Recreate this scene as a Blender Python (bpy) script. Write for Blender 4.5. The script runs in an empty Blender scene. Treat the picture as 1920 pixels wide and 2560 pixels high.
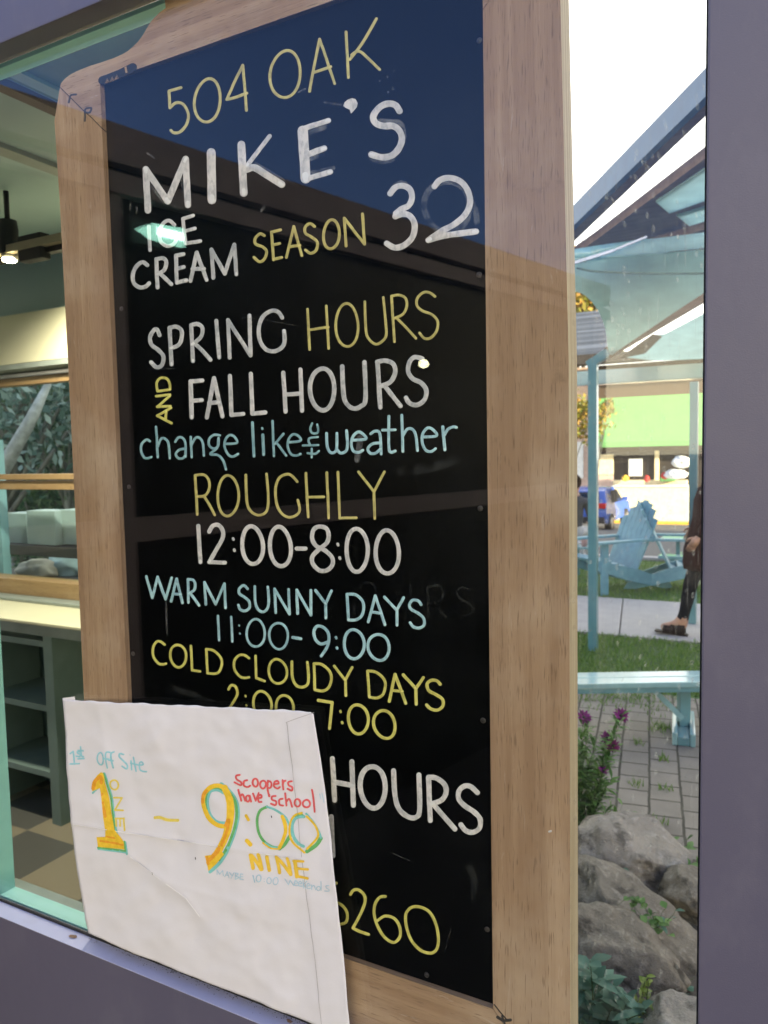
import bpy, bmesh, math, random
from mathutils import Vector, Matrix, noise
random.seed(7)
S = bpy.context.scene
COL = S.collection
# ------------------------------------------------------------------ camera
ROT = Matrix(((0.8804860, -0.0168975, 0.4737708), (0.4736460, 0.0737150, -0.8776250), (-0.0200944, 0.9971362, 0.0729085)))
EYE = Vector((0.0, -0.825, 1.5))
FPX, CX, CY = 1923.0, 960.0, 1280.0
cd = bpy.data.cameras.new('camera')
cam = bpy.data.objects.new('camera', cd)
COL.objects.link(cam)
m4 = ROT.to_4x4(); m4.translation = EYE
cam.matrix_world = m4
cd.sensor_fit = 'VERTICAL'; cd.sensor_height = 36.0; cd.sensor_width = 27.0
cd.lens = FPX / 2560 * 36.0
cd.clip_start = 0.05; cd.clip_end = 2000
cd.dof.use_dof = True; cd.dof.focus_distance = 0.93; cd.dof.aperture_fstop = 10.0
S.camera = cam
# ------------------------------------------------------------------ sky, sun, exposure
SUN_EL, SUN_AZ = 14.0, 108.0          # degrees; azimuth clockwise from +Y
sdir = Vector((math.sin(math.radians(SUN_AZ)) * math.cos(math.radians(SUN_EL)), math.cos(math.radians(SUN_AZ)) * math.cos(math.radians(SUN_EL)), math.sin(math.radians(SUN_EL))))
SKY_TINT, SKY_TINT2, HAZE, GLOW = (0.245, 0.30, 0.49), (0.95, 0.80, 0.62), (2.5, 2.4, 2.15), (5.0, 4.35, 3.0)
W = bpy.data.worlds.new("World"); S.world = W; W.use_nodes = True
wn = W.node_tree; bgn = wn.nodes['Background']
sky = wn.nodes.new('ShaderNodeTexSky'); sky.sky_type = 'NISHITA'; sky.sun_disc = False
sky.sun_elevation = math.radians(SUN_EL); sky.sun_rotation = math.radians(SUN_AZ)
sky.air_density = 1.0; sky.dust_density = 1.5; sky.ozone_density = 1.0
def wmath(op, a, b):
    n = wn.nodes.new('ShaderNodeMath'); n.operation = op
    for i, v in enumerate((a, b)):
        if isinstance(v, (int, float)): n.inputs[i].default_value = v
        else: wn.links.new(v, n.inputs[i])
    return n.outputs[0]
def wstep(v, lo, hi):
    n = wn.nodes.new('ShaderNodeMapRange'); n.interpolation_type = 'SMOOTHSTEP'; wn.links.new(v, n.inputs[0]); n.inputs[1].default_value = lo; n.inputs[2].default_value = hi
    return n.outputs[0]
def wmix(kind, fac, a, b):
    n = wn.nodes.new('ShaderNodeMix'); n.data_type = 'RGBA'; n.blend_type = kind
    for i, v in ((0, fac), (6, a), (7, b)):
        if isinstance(v, tuple): n.inputs[i].default_value = (*v, 1)
        elif isinstance(v, (int, float)): n.inputs[i].default_value = v
        else: wn.links.new(v, n.inputs[i])
    return n.outputs[2]
# a bank of thin bright evening haze stands in the sky beyond the yard; overhead and behind the viewer the sky is clear and blue
wco = wn.nodes.new('ShaderNodeTexCoord'); wsp = wn.nodes.new('ShaderNodeSeparateXYZ'); wn.links.new(wco.outputs['Generated'], wsp.inputs[0])
bank = wmath('MULTIPLY', wstep(wsp.outputs[1], -0.02, 0.42), wmath('SUBTRACT', 1.0, wstep(wsp.outputs[2], 0.70, 1.0)))
skyc = wmix('MULTIPLY', 1.0, sky.outputs[0], wmix('MIX', wstep(wsp.outputs[1], -0.25, 0.2), SKY_TINT, SKY_TINT2))
low = wmath('SUBTRACT', 1.0, wstep(wsp.outputs[2], 0.08, 0.24))          # golden evening horizon all round
low2 = wmath('MULTIPLY', wmath('SUBTRACT', 1.0, wstep(wsp.outputs[2], 0.34, 0.66)), wstep(wsp.outputs[0], -0.08, 0.14))   # reaching higher on the sunset side
low = wmath('MAXIMUM', low, low2)
skyc = wmix('MIX', low, skyc, GLOW)
wn.links.new(wmix('MIX', bank, skyc, HAZE), bgn.inputs[0]); bgn.inputs[1].default_value = 0.15
sl = bpy.data.lights.new('sun', 'SUN'); sl.energy = 2.6; sl.angle = math.radians(0.5); sl.color = (1.0, 0.84, 0.58)
so = bpy.data.objects.new('sun', sl); COL.objects.link(so)
so.rotation_euler = sdir.to_track_quat('Z', 'Y').to_euler()
S.view_settings.view_transform = 'Standard'; S.view_settings.look = 'None'
S.view_settings.gamma = 1.0; S.view_settings.use_curve_mapping = False
S.view_settings.exposure = 3.02
S.cycles.use_denoising = True
S.cycles.max_bounces = 10; S.cycles.transparent_max_bounces = 24
S.cycles.sample_clamp_indirect = 6.0
# ------------------------------------------------------------------ setting-out helpers
def at(px, py, ax, val):
    """survey: the point seen at photo pixel px,py that lies on the plane axis ax = val"""
    d = ROT @ Vector(((px - CX) / FPX, -(py - CY) / FPX, -1.0))
    return EYE + d * ((val - EYE[ax]) / d[ax])
def on_plane(px, py, a, b, c):
    n = (b - a).cross(c - a)
    d = ROT @ Vector(((px - CX) / FPX, -(py - CY) / FPX, -1.0))
    return EYE + d * ((a - EYE).dot(n) / d.dot(n))
# ------------------------------------------------------------------ materials
def nodes(name):
    m = bpy.data.materials.new(name); m.use_nodes = True
    return m, m.node_tree, m.node_tree.nodes['Principled BSDF']
def mixc(nt, fac, a, b):
    n = nt.nodes.new('ShaderNodeMix'); n.data_type = 'RGBA'
    if isinstance(fac, (int, float)): n.inputs[0].default_value = fac
    else: nt.links.new(fac, n.inputs[0])
    for i, v in ((6, a), (7, b)):
        if isinstance(v, (tuple, list)): n.inputs[i].default_value = (*v[:3], 1)
        else: nt.links.new(v, n.inputs[i])
    return n.outputs[2]
def tex(nt, scale, vec, detail=4.0, rough=0.55, kind='noise', dist=0.0):
    mp = nt.nodes.new('ShaderNodeMapping'); co = nt.nodes.new('ShaderNodeTexCoord')
    nt.links.new(co.outputs['Object'], mp.inputs[0]); mp.inputs['Scale'].default_value = vec
    if kind == 'noise':
        t = nt.nodes.new('ShaderNodeTexNoise'); t.inputs['Detail'].default_value = detail; t.inputs['Roughness'].default_value = rough; t.inputs['Distortion'].default_value = dist
    else:
        t = nt.nodes.new('ShaderNodeTexVoronoi')
    t.inputs['Scale'].default_value = scale
    nt.links.new(mp.outputs[0], t.inputs['Vector'])
    return t.outputs[0]
def ramp(nt, src, lo, hi, v0=0.0, v1=1.0):
    r = nt.nodes.new('ShaderNodeMapRange'); r.clamp = True
    nt.links.new(src, r.inputs[0])
    for i, v in ((1, lo), (2, hi), (3, v0), (4, v1)): r.inputs[i].default_value = v
    return r.outputs[0]
def bump(nt, p, src, strength, dist=0.001):
    b = nt.nodes.new('ShaderNodeBump'); b.inputs['Strength'].default_value = strength; b.inputs['Distance'].default_value = dist
    nt.links.new(src, b.inputs['Height']); nt.links.new(b.outputs[0], p.inputs['Normal'])
def plain(name, c, rough=0.5, c2=None, scale=8.0, vec=(1, 1, 1), spec=0.5, bmp=0.0, lo=0.35, hi=0.65, metal=0.0, bscale=None, bdist=0.002):
    m, nt, p = nodes(name)
    c2 = c2 or tuple(x * 0.8 for x in c)
    t = tex(nt, scale, vec)
    nt.links.new(mixc(nt, ramp(nt, t, lo, hi), c, c2), p.inputs['Base Color'])
    p.inputs['Roughness'].default_value = rough; p.inputs['Specular IOR Level'].default_value = spec; p.inputs['Metallic'].default_value = metal
    if bmp:
        bump(nt, p, tex(nt, bscale or scale * 4, vec), bmp, bdist)
    return m
def wood(name, along, base, dark, pale, rough=0.7):
    def v(l, c): return {0: (l, c, c), 1: (c, l, c), 2: (c, c, l)}[along]
    m, nt, p = nodes(name)
    g1 = tex(nt, 1, v(1.3, 26), 5, 0.62, dist=0.4); g3 = tex(nt, 1, v(2.5, 75), 4, 0.6, dist=0.3)
    pore = tex(nt, 1, v(34, 520), 2, 0.5); big = tex(nt, 5, (1, 1, 1), 4, 0.6); scuff = tex(nt, 1, v(9, 60), 5, 0.7, dist=1.0)
    c = mixc(nt, ramp(nt, g1, 0.35, 0.70), base, dark)
    c = mixc(nt, ramp(nt, g3, 0.40, 0.66, 0, 0.8), c, dark)
    c = mixc(nt, ramp(nt, big, 0.48, 0.70, 0, 0.6), c, pale)
    c = mixc(nt, ramp(nt, pore, 0.59, 0.68, 0, 0.5), c, tuple(x * 0.40 for x in dark))
    c = mixc(nt, ramp(nt, scuff, 0.64, 0.76, 0, 0.45), c, (0.58, 0.50, 0.43))
    st = tex(nt, 16, (1, 1, 1), 5, 0.7); c = mixc(nt, ramp(nt, st, 0.66, 0.76, 0, 0.4), c, tuple(x * 0.5 for x in dark))
    nt.links.new(c, p.inputs['Base Color'])
    p.inputs['Roughness'].default_value = rough; p.inputs['Specular IOR Level'].default_value = 0.25
    bump(nt, p, pore, 0.5, 0.0008)
    return m
def glass_mat(name, tint, dirt=0.0):
    m, nt, p = nodes(name)
    nt.nodes.remove(p)
    out = nt.nodes['Material Output']
    tr = nt.nodes.new('ShaderNodeBsdfTransparent'); tr.inputs[0].default_value = (*tint, 1)
    gl = nt.nodes.new('ShaderNodeBsdfGlossy'); gl.inputs['Roughness'].default_value = 0.0; gl.inputs[0].default_value = (1, 1, 1, 1)
    lw = nt.nodes.new('ShaderNodeLayerWeight')
    pw = nt.nodes.new('ShaderNodeMath'); pw.operation = 'POWER'; nt.links.new(lw.outputs['Facing'], pw.inputs[0]); pw.inputs[1].default_value = 5.0
    lw.inputs[0].default_value = 0.5
    ml = nt.nodes.new('ShaderNodeMath'); ml.operation = 'MULTIPLY_ADD'; nt.links.new(pw.outputs[0], ml.inputs[0]); ml.inputs[1].default_value = 0.8; ml.inputs[2].default_value = 0.026
    mx = nt.nodes.new('ShaderNodeMixShader'); nt.links.new(ml.outputs[0], mx.inputs[0]); nt.links.new(tr.outputs[0], mx.inputs[1]); nt.links.new(gl.outputs[0], mx.inputs[2])
    last = mx.outputs[0]
    if dirt:
        df = nt.nodes.new('ShaderNodeBsdfTranslucent'); df.inputs[0].default_value = (0.85, 0.85, 0.82, 1)
        st = ramp(nt, tex(nt, 40, (11, 1, 0.30), 3, 0.7), 0.60, 0.76, 0, 0.16)           # rain streaks
        fi = ramp(nt, tex(nt, 40, (1, 1, 1), 5), 0.45, 0.9, 0.0, 0.03)                     # dust film
        add = nt.nodes.new('ShaderNodeMath'); add.operation = 'ADD'; nt.links.new(st, add.inputs[0]); nt.links.new(fi, add.inputs[1])
        vo = nt.nodes.new('ShaderNodeTexVoronoi'); vo.inputs['Scale'].default_value = 170; vo.inputs['Randomness'].default_value = 1.0
        mp = nt.nodes.new('ShaderNodeMapping'); co = nt.nodes.new('ShaderNodeTexCoord'); nt.links.new(co.outputs['Object'], mp.inputs[0]); mp.inputs['Scale'].default_value = (1, 0.0, 0.45)
        nt.links.new(mp.outputs[0], vo.inputs['Vector'])
        r0 = ramp(nt, vo.outputs['Distance'], 0.10, 0.17, 0.0, 1.0); r1 = ramp(nt, vo.outputs['Distance'], 0.20, 0.26, 1.0, 0.0)
        rr = nt.nodes.new('ShaderNodeMath'); rr.operation = 'MULTIPLY'; nt.links.new(r0, rr.inputs[0]); nt.links.new(r1, rr.inputs[1]); ring = ramp(nt, rr.outputs[0], 0, 1, 0, 0.17)      # rings of dried drops
        sel = nt.nodes.new('ShaderNodeSeparateColor'); nt.links.new(vo.outputs['Color'], sel.inputs[0])
        keep = ramp(nt, sel.outputs[0], 0.55, 0.8)
        rk = nt.nodes.new('ShaderNodeMath'); rk.operation = 'MULTIPLY'; nt.links.new(ring, rk.inputs[0]); nt.links.new(keep, rk.inputs[1])
        add2 = nt.nodes.new('ShaderNodeMath'); add2.operation = 'MAXIMUM'; nt.links.new(add.outputs[0], add2.inputs[0]); nt.links.new(rk.outputs[0], add2.inputs[1])
        sx = nt.nodes.new('ShaderNodeSeparateXYZ'); nt.links.new(co.outputs['Object'], sx.inputs[0])
        side = ramp(nt, sx.outputs[0], -0.232, -0.212, 0.0, 1.0)                           # splash-soiled open end of the pane
        fac = nt.nodes.new('ShaderNodeMath'); fac.operation = 'MULTIPLY'; nt.links.new(add2.outputs[0], fac.inputs[0]); nt.links.new(side, fac.inputs[1])
        fac2 = nt.nodes.new('ShaderNodeMath'); fac2.operation = 'MULTIPLY'; nt.links.new(fac.outputs[0], fac2.inputs[0]); fac2.inputs[1].default_value = dirt
        m2 = nt.nodes.new('ShaderNodeMixShader'); nt.links.new(fac2.outputs[0], m2.inputs[0]); nt.links.new(last, m2.inputs[1]); nt.links.new(df.outputs[0], m2.inputs[2]); last = m2.outputs[0]
    nt.links.new(last, out.inputs['Surface'])
    return m
def emit(name, c, s):
    m, nt, p = nodes(name)
    p.inputs['Base Color'].default_value = (*c, 1); p.inputs['Emission Color'].default_value = (*c, 1); p.inputs['Emission Strength'].default_value = s
    return m
def leafmat(name, a, b, c, rough=0.5):
    m, nt, p = nodes(name)
    g = nt.nodes.new('ShaderNodeNewGeometry')
    r = nt.nodes.new('ShaderNodeValToRGB'); r.color_ramp.elements[0].color = (*a, 1); r.color_ramp.elements[1].color = (*c, 1)
    e = r.color_ramp.elements.new(0.5); e.color = (*b, 1)
    nt.links.new(g.outputs['Random Per Island'], r.inputs[0]); nt.links.new(r.outputs[0], p.inputs['Base Color'])
    p.inputs['Roughness'].default_value = rough; p.inputs['Specular IOR Level'].default_value = 0.3
    tl = nt.nodes.new('ShaderNodeBsdfTranslucent'); nt.links.new(r.outputs[0], tl.inputs[0])
    mx = nt.nodes.new('ShaderNodeMixShader'); mx.inputs[0].default_value = 0.3
    nt.links.new(p.outputs[0], mx.inputs[1]); nt.links.new(tl.outputs[0], mx.inputs[2]); nt.links.new(mx.outputs[0], nt.nodes['Material Output'].inputs[0])
    return m
def cloth(name, c):
    m, nt, p = nodes(name)
    t = tex(nt, 7, (1, 1, 1), 4); col = mixc(nt, ramp(nt, t, 0.3, 0.7), c, tuple(x * 0.85 for x in c))
    nt.links.new(col, p.inputs['Base Color']); p.inputs['Roughness'].default_value = 0.85; p.inputs['Specular IOR Level'].default_value = 0.2
    tl = nt.nodes.new('ShaderNodeBsdfTranslucent'); nt.links.new(col, tl.inputs[0])
    mx = nt.nodes.new('ShaderNodeMixShader'); mx.inputs[0].default_value = 0.75
    nt.links.new(p.outputs[0], mx.inputs[1]); nt.links.new(tl.outputs[0], mx.inputs[2]); nt.links.new(mx.outputs[0], nt.nodes['Material Output'].inputs[0])
    return m
def paint(name, c, thin):
    """brush-marker paint: streaky, thinner in places"""
    m, nt, p = nodes(name)
    a = tex(nt, 45, (1, 1, 1), 3); b = tex(nt, 190, (1, 1, 0.6), 4)
    col = mixc(nt, ramp(nt, a, 0.40, 0.66, 0, 0.8), c, thin)
    col = mixc(nt, ramp(nt, b, 0.48, 0.70, 0, 0.8), col, tuple(x * 0.8 for x in thin))
    nt.links.new(col, p.inputs['Base Color']); p.inputs['Roughness'].default_value = 0.55; p.inputs['Specular IOR Level'].default_value = 0.25
    return m
M = {}
def worn_paint(name, c, c2, dust):
    m, nt, p = nodes(name)
    big = tex(nt, 2.2, (1, 1, 1), 5, 0.6); sp = tex(nt, 230, (1, 1, 1), 3, 0.6); sc = tex(nt, 26, (1, 1, 0.12), 4, 0.7, dist=1.5); ru = tex(nt, 9, (1, 1, 0.5), 6, 0.7)
    col = mixc(nt, ramp(nt, big, 0.3, 0.7), c, c2)
    col = mixc(nt, ramp(nt, ru, 0.52, 0.80, 0, 0.30), col, dust)
    col = mixc(nt, ramp(nt, sc, 0.70, 0.80, 0, 0.22), col, dust)
    col = mixc(nt, ramp(nt, sp, 0.70, 0.78, 0, 0.55), col, dust)
    nt.links.new(col, p.inputs['Base Color']); nt.links.new(ramp(nt, ru, 0.3, 0.7, 0.36, 0.52), p.inputs['Roughness']); p.inputs['Specular IOR Level'].default_value = 0.5
    bump(nt, p, tex(nt, 650, (1, 1, 1), 3), 0.35, 0.0004)
    return m
M['plum'] = worn_paint('plum paint', (0.110, 0.103, 0.152), (0.100, 0.095, 0.142), (0.21, 0.20, 0.24))
M['plum_ledge'] = worn_paint('plum paint lightened for skylight on the ledge', (0.46, 0.47, 0.62), (0.40, 0.41, 0.56), (0.22, 0.20, 0.20))  # skylight falling on the ledge is put into this lighter plum
M['dark'] = plain('dark rubber', (0.012, 0.012, 0.014), 0.7)
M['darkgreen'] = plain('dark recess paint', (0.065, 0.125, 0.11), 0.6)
M['mint'] = plain('mint paint', (0.36, 0.70, 0.60), 0.45, (0.33, 0.65, 0.56), 20)
M['wood_z'] = wood('weathered mahogany upright', 2, (0.405, 0.275, 0.172), (0.262, 0.162, 0.095), (0.475, 0.365, 0.262))
M['wood_x'] = wood('weathered mahogany rail', 0, (0.405, 0.275, 0.172), (0.262, 0.162, 0.095), (0.475, 0.365, 0.262))
M['ply'] = plain('plywood edge', (0.50, 0.42, 0.27), 0.7, (0.33, 0.25, 0.15), 60, (1, 4, 0.04))
m, nt, p = nodes('chalkboard paint')
hz = tex(nt, 7, (1, 1, 1), 6, 0.65); sc = tex(nt, 40, (9, 1, 0.6), 2, 0.6)
c = mixc(nt, ramp(nt, hz, 0.48, 0.80, 0, 0.8), (0.0014, 0.0016, 0.0018), (0.0060, 0.0065, 0.0068))
c = mixc(nt, ramp(nt, sc, 0.70, 0.80, 0, 0.5), c, (0.012, 0.013, 0.013))
nt.links.new(c, p.inputs['Base Color']); nt.links.new(ramp(nt, hz, 0.35, 0.7, 0.28, 0.5), p.inputs['Roughness']); p.inputs['Specular IOR Level'].default_value = 0.06
M['board'] = m
M['white'] = paint('white paint marker', (0.70, 0.66, 0.63), (0.47, 0.46, 0.46))
M['white_b'] = paint('thin white paint marker', (0.60, 0.58, 0.56), (0.36, 0.37, 0.38))
M['yellow_a'] = paint('pale yellow paint marker', (0.60, 0.52, 0.18), (0.44, 0.37, 0.13))
M['yellow_b'] = paint('yellow paint marker', (0.70, 0.64, 0.17), (0.52, 0.46, 0.11))
M['blue'] = paint('pale blue paint marker', (0.44, 0.66, 0.70), (0.28, 0.46, 0.52))
M['blue_b'] = paint('thin pale blue paint marker', (0.31, 0.50, 0.53), (0.18, 0.33, 0.37))
m, nt, p = nodes('wiped paint smudge')
p.inputs['Base Color'].default_value = (0.42, 0.42, 0.42, 1); nt.links.new(ramp(nt, tex(nt, 70, (1, 1, 1), 4), 0.35, 0.75, 0.0, 0.38), p.inputs['Alpha'])
M['ghost'] = m
m, nt, p = nodes('faint ghost of erased paint')
p.inputs['Base Color'].default_value = (0.35, 0.36, 0.36, 1); nt.links.new(ramp(nt, tex(nt, 50, (1, 1, 1), 4), 0.35, 0.75, 0.0, 0.075), p.inputs['Alpha']); p.inputs['Specular IOR Level'].default_value = 0.05
M['faint'] = m
for k, c in (('white', (0.80, 0.78, 0.76)), ('white_b', (0.76, 0.74, 0.72)), ('yellow_a', (0.72, 0.60, 0.22)), ('yellow_b', (0.82, 0.74, 0.24)), ('blue', (0.58, 0.80, 0.82)), ('blue_b', (0.44, 0.66, 0.68))):
    M[k + '_pool'] = plain('pooled ' + M[k].name, c, 0.45)
m, nt, p = nodes('envelope paper')
f = tex(nt, 700, (1, 1, 1), 2)
nt.links.new(mixc(nt, f, (0.675, 0.665, 0.69), (0.72, 0.71, 0.73)), p.inputs['Base Color']); p.inputs['Roughness'].default_value = 0.75; p.inputs['Specular IOR Level'].default_value = 0.25
bump(nt, p, tex(nt, 60, (1, 1, 1), 4), 0.12, 0.002)
M['paper'] = m
for k, c in dict(ink_cyan=(0.26, 0.52, 0.58), ink_teal=(0.18, 0.48, 0.45), ink_green=(0.12, 0.38, 0.12), ink_yellow=(0.72, 0.47, 0.03), ink_orange=(0.68, 0.30, 0.02), ink_lemon=(0.68, 0.55, 0.10), ink_gold=(0.72, 0.48, 0.05), ink_red=(0.62, 0.10, 0.10), ink_blue=(0.36, 0.52, 0.60)).items():
    M[k] = plain(k.replace('ink_', '') + ' felt pen ink', c, 0.7, tuple(min(1, x * 1.22 + 0.02) for x in c), 120, lo=0.3, hi=0.7, spec=0.2)
M['crease'] = plain('worn fold', (0.86, 0.85, 0.84), 0.8)
M['steel'] = plain('rusty screw', (0.035, 0.03, 0.028), 0.5)
M['glass'] = glass_mat('window glass', (0.982, 0.994, 0.988), 1.0)
M['glass_in'] = glass_mat('inner window glass', (0.93, 0.975, 0.96))
M['sage'] = plain('sage wall paint', (0.35, 0.47, 0.48), 0.6, (0.32, 0.43, 0.44), 3)
M['cream'] = plain('cream paint', (0.62, 0.60, 0.40), 0.35, (0.58, 0.56, 0.37), 4)
M['greygreen'] = plain('grey green paint', (0.26, 0.30, 0.26), 0.5)
M['cubby'] = plain('slate green paint', (0.21, 0.29, 0.255), 0.5, (0.18, 0.255, 0.225), 10)
M['pine_x'] = wood('varnished pine rail', 0, (0.36, 0.25, 0.12), (0.28, 0.18, 0.08), (0.42, 0.30, 0.16), 0.4)
M['brownbeam'] = plain('brown stained beam', (0.075, 0.045, 0.032), 0.6)
M['carton'] = plain('bluish white card', (0.42, 0.50, 0.50), 0.6, (0.36, 0.44, 0.45), 6)
M['white_obj'] = plain('white card', (0.72, 0.76, 0.76), 0.6)
M['teal'] = plain('teal gloss paint', (0.125, 0.30, 0.345), 0.30, (0.11, 0.265, 0.31), 9, spec=0.6)
M['teal_pale'] = plain('pale teal gloss paint', (0.25, 0.46, 0.50), 0.35, (0.21, 0.40, 0.44), 14, (1, 1, 1), spec=0.5)
M['chair'] = plain('weathered teal chair paint', (0.15, 0.34, 0.42), 0.45, (0.12, 0.28, 0.36), 14, bmp=0.2, bscale=60)
for k in ('teal_pale', 'teal'):
    q = M[k].node_tree.nodes['Principled BSDF']; q.inputs['Coat Weight'].default_value = 1.0; q.inputs['Coat Roughness'].default_value = 0.10
M['fabric'] = cloth('teal shade cloth', (0.66, 0.81, 0.77))
M['valance'] = cloth('light blue valance cloth', (0.70, 0.88, 0.93))
M['bluebeam'] = plain('slate blue fascia paint', (0.055, 0.12, 0.21), 0.5, (0.05, 0.10, 0.18), 10)
M['brownwood'] = wood('brown stained timber', 0, (0.26, 0.165, 0.115), (0.17, 0.105, 0.07), (0.32, 0.22, 0.16))
M['awning'] = plain('lime green awning cloth', (0.110, 0.31, 0.095), 0.7, (0.10, 0.285, 0.09), 2)
M['stucco'] = plain('pinkish stucco', (0.55, 0.42, 0.36), 0.8)
M['storewall'] = plain('dark brown cladding', (0.075, 0.05, 0.03), 0.7, (0.055, 0.037, 0.022), 6, (8, 1, 0.2))
M['creamwall'] = plain('cream stall front', (0.82, 0.72, 0.46), 0.6)
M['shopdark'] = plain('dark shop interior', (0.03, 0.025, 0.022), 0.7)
M['asphalt'] = plain('asphalt', (0.085, 0.085, 0.088), 0.85, (0.065, 0.065, 0.07), 30, bmp=0.3)
M['concrete'] = plain('pale concrete', (0.40, 0.38, 0.37), 0.85, (0.35, 0.335, 0.33), 6, bmp=0.15, bscale=200)
M['earth'] = plain('earth', (0.075, 0.062, 0.05), 0.95, (0.045, 0.038, 0.03), 9, bmp=0.6, bscale=30, bdist=0.02)
M['grassbase'] = plain('turf', (0.062, 0.12, 0.028), 0.9, (0.045, 0.09, 0.02), 12)
M['grass'] = leafmat('grass blades', (0.10, 0.20, 0.035), (0.145, 0.265, 0.05), (0.21, 0.31, 0.08))
M['leaf_dark'] = leafmat('dark leaves', (0.012, 0.04, 0.02), (0.035, 0.085, 0.04), (0.09, 0.15, 0.06))
M['leaf_silver'] = leafmat('silvery leaves', (0.03, 0.07, 0.055), (0.10, 0.17, 0.15), (0.30, 0.40, 0.38))
M['leaf_autumn'] = leafmat('golden green leaves', (0.10, 0.13, 0.02), (0.22, 0.20, 0.03), (0.38, 0.20, 0.05))
M['leaf_fresh'] = leafmat('fresh green leaves', (0.05, 0.13, 0.03), (0.10, 0.22, 0.05), (0.19, 0.34, 0.10))
M['leaf_blue'] = leafmat('blue green leaves', (0.05, 0.13, 0.09), (0.09, 0.20, 0.14), (0.15, 0.29, 0.21))
M['leaf_lime'] = leafmat('yellow green leaves', (0.14, 0.22, 0.03), (0.22, 0.30, 0.06), (0.30, 0.38, 0.09))
M['petal'] = leafmat('magenta petals', (0.13, 0.008, 0.10), (0.22, 0.015, 0.18), (0.07, 0.006, 0.05))
M['stem'] = plain('green stem', (0.06, 0.11, 0.03), 0.7)
M['bark'] = plain('grey bark', (0.16, 0.17, 0.16), 0.9, (0.09, 0.09, 0.085), 20, (1, 1, 0.2))
def rockmat(name, a, b, c):
    m, nt, p = nodes(name)
    t = tex(nt, 5, (1, 1, 1), 8, 0.7); u = tex(nt, 22, (1, 1, 1), 6, 0.7); l = tex(nt, 9, (1, 1, 1.6), 5, 0.6)
    col = mixc(nt, ramp(nt, t, 0.35, 0.65), a, b); col = mixc(nt, ramp(nt, u, 0.52, 0.68, 0, 0.7), col, c)
    col = mixc(nt, ramp(nt, l, 0.52, 0.62, 0, 0.85), col, tuple(x * 0.35 for x in b))
    nt.links.new(col, p.inputs['Base Color']); p.inputs['Roughness'].default_value = 0.9; p.inputs['Specular IOR Level'].default_value = 0.2
    bump(nt, p, u, 0.9, 0.02)
    return m
M['rock'] = rockmat('grey basalt', (0.25, 0.22, 0.175), (0.13, 0.113, 0.09), (0.38, 0.34, 0.28))
M['rock_pale'] = rockmat('pale lichened stone', (0.38, 0.34, 0.29), (0.25, 0.222, 0.185), (0.50, 0.46, 0.41))
M['car'] = plain('metallic blue car paint', (0.05, 0.11, 0.40), 0.22, (0.045, 0.10, 0.36), 5)
M['black'] = plain('black rubber', (0.012, 0.012, 0.013), 0.6)
M['chrome'] = plain('alloy', (0.5, 0.5, 0.52), 0.3, metal=0.9)
M['carglass'] = plain('dark car glass', (0.02, 0.025, 0.03), 0.05)
M['redlamp'] = plain('red lamp lens', (0.45, 0.01, 0.01), 0.2)
M['shingle'] = plain('grey roof shingles', (0.105, 0.125, 0.165), 0.85, (0.05, 0.06, 0.08), 1.0, (0.02, 1.6, 1.6), lo=0.4, hi=0.6, spec=0.1)
M['yellowkerb'] = plain('yellow kerb paint', (0.70, 0.42, 0.05), 0.7)
M['knit'] = plain('dark maroon knit', (0.045, 0.018, 0.018), 0.95, (0.025, 0.010, 0.010), 60, spec=0.08)
M['denim'] = plain('dark navy trousers', (0.010, 0.012, 0.017), 0.9, spec=0.08)
M['skin'] = plain('skin', (0.50, 0.28, 0.19), 0.5)
M['hair'] = plain('dark brown hair', (0.03, 0.018, 0.010), 0.6, spec=0.08)
M['sandal'] = plain('dark leather', (0.025, 0.015, 0.012), 0.6, spec=0.2)
M['greyknit'] = plain('grey shirt cloth', (0.10, 0.10, 0.105), 0.9, spec=0.08)
M['whitecloth'] = plain('off white trousers', (0.55, 0.56, 0.58), 0.9, spec=0.08)
# checkerboard floor
m, nt, p = nodes('checkerboard lino')
ck = nt.nodes.new('ShaderNodeTexChecker'); co = nt.nodes.new('ShaderNodeTexCoord'); mp = nt.nodes.new('ShaderNodeMapping')
nt.links.new(co.outputs['Object'], mp.inputs[0]); mp.inputs['Location'].default_value = (0.03, 0.06, 0.001); nt.links.new(mp.outputs[0], ck.inputs['Vector'])
ck.inputs['Scale'].default_value = 3.3; ck.inputs['Color1'].default_value = (0.33, 0.29, 0.20, 1); ck.inputs['Color2'].default_value = (0.135, 0.135, 0.115, 1)
nt.links.new(ck.outputs[0], p.inputs['Base Color']); p.inputs['Roughness'].default_value = 0.35
M['checker'] = m
# concrete pavers
m, nt, p = nodes('concrete pavers')
br = nt.nodes.new('ShaderNodeTexBrick'); co = nt.nodes.new('ShaderNodeTexCoord'); mp = nt.nodes.new('ShaderNodeMapping')
mp.inputs['Rotation'].default_value = (0, 0, math.radians(-99.2)); mp.inputs['Location'].default_value = (0.0, 0.02, 0)
nz = nt.nodes.new('ShaderNodeTexNoise'); nz.inputs['Scale'].default_value = 9; nz.inputs['Detail'].default_value = 3; nt.links.new(co.outputs['Object'], nz.inputs['Vector'])
va = nt.nodes.new('ShaderNodeVectorMath'); va.operation = 'MULTIPLY_ADD'; nt.links.new(nz.outputs['Color'], va.inputs[0]); va.inputs[1].default_value = (0.012, 0.012, 0); nt.links.new(co.outputs['Object'], va.inputs[2])
nt.links.new(va.outputs[0], mp.inputs[0]); nt.links.new(mp.outputs[0], br.inputs['Vector'])
br.offset = 0.5; br.inputs['Scale'].default_value = 1.0; br.inputs['Brick Width'].default_value = 0.168; br.inputs['Row Height'].default_value = 0.145; br.inputs['Mortar Size'].default_value = 0.007; br.inputs['Mortar Smooth'].default_value = 0.4
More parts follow.
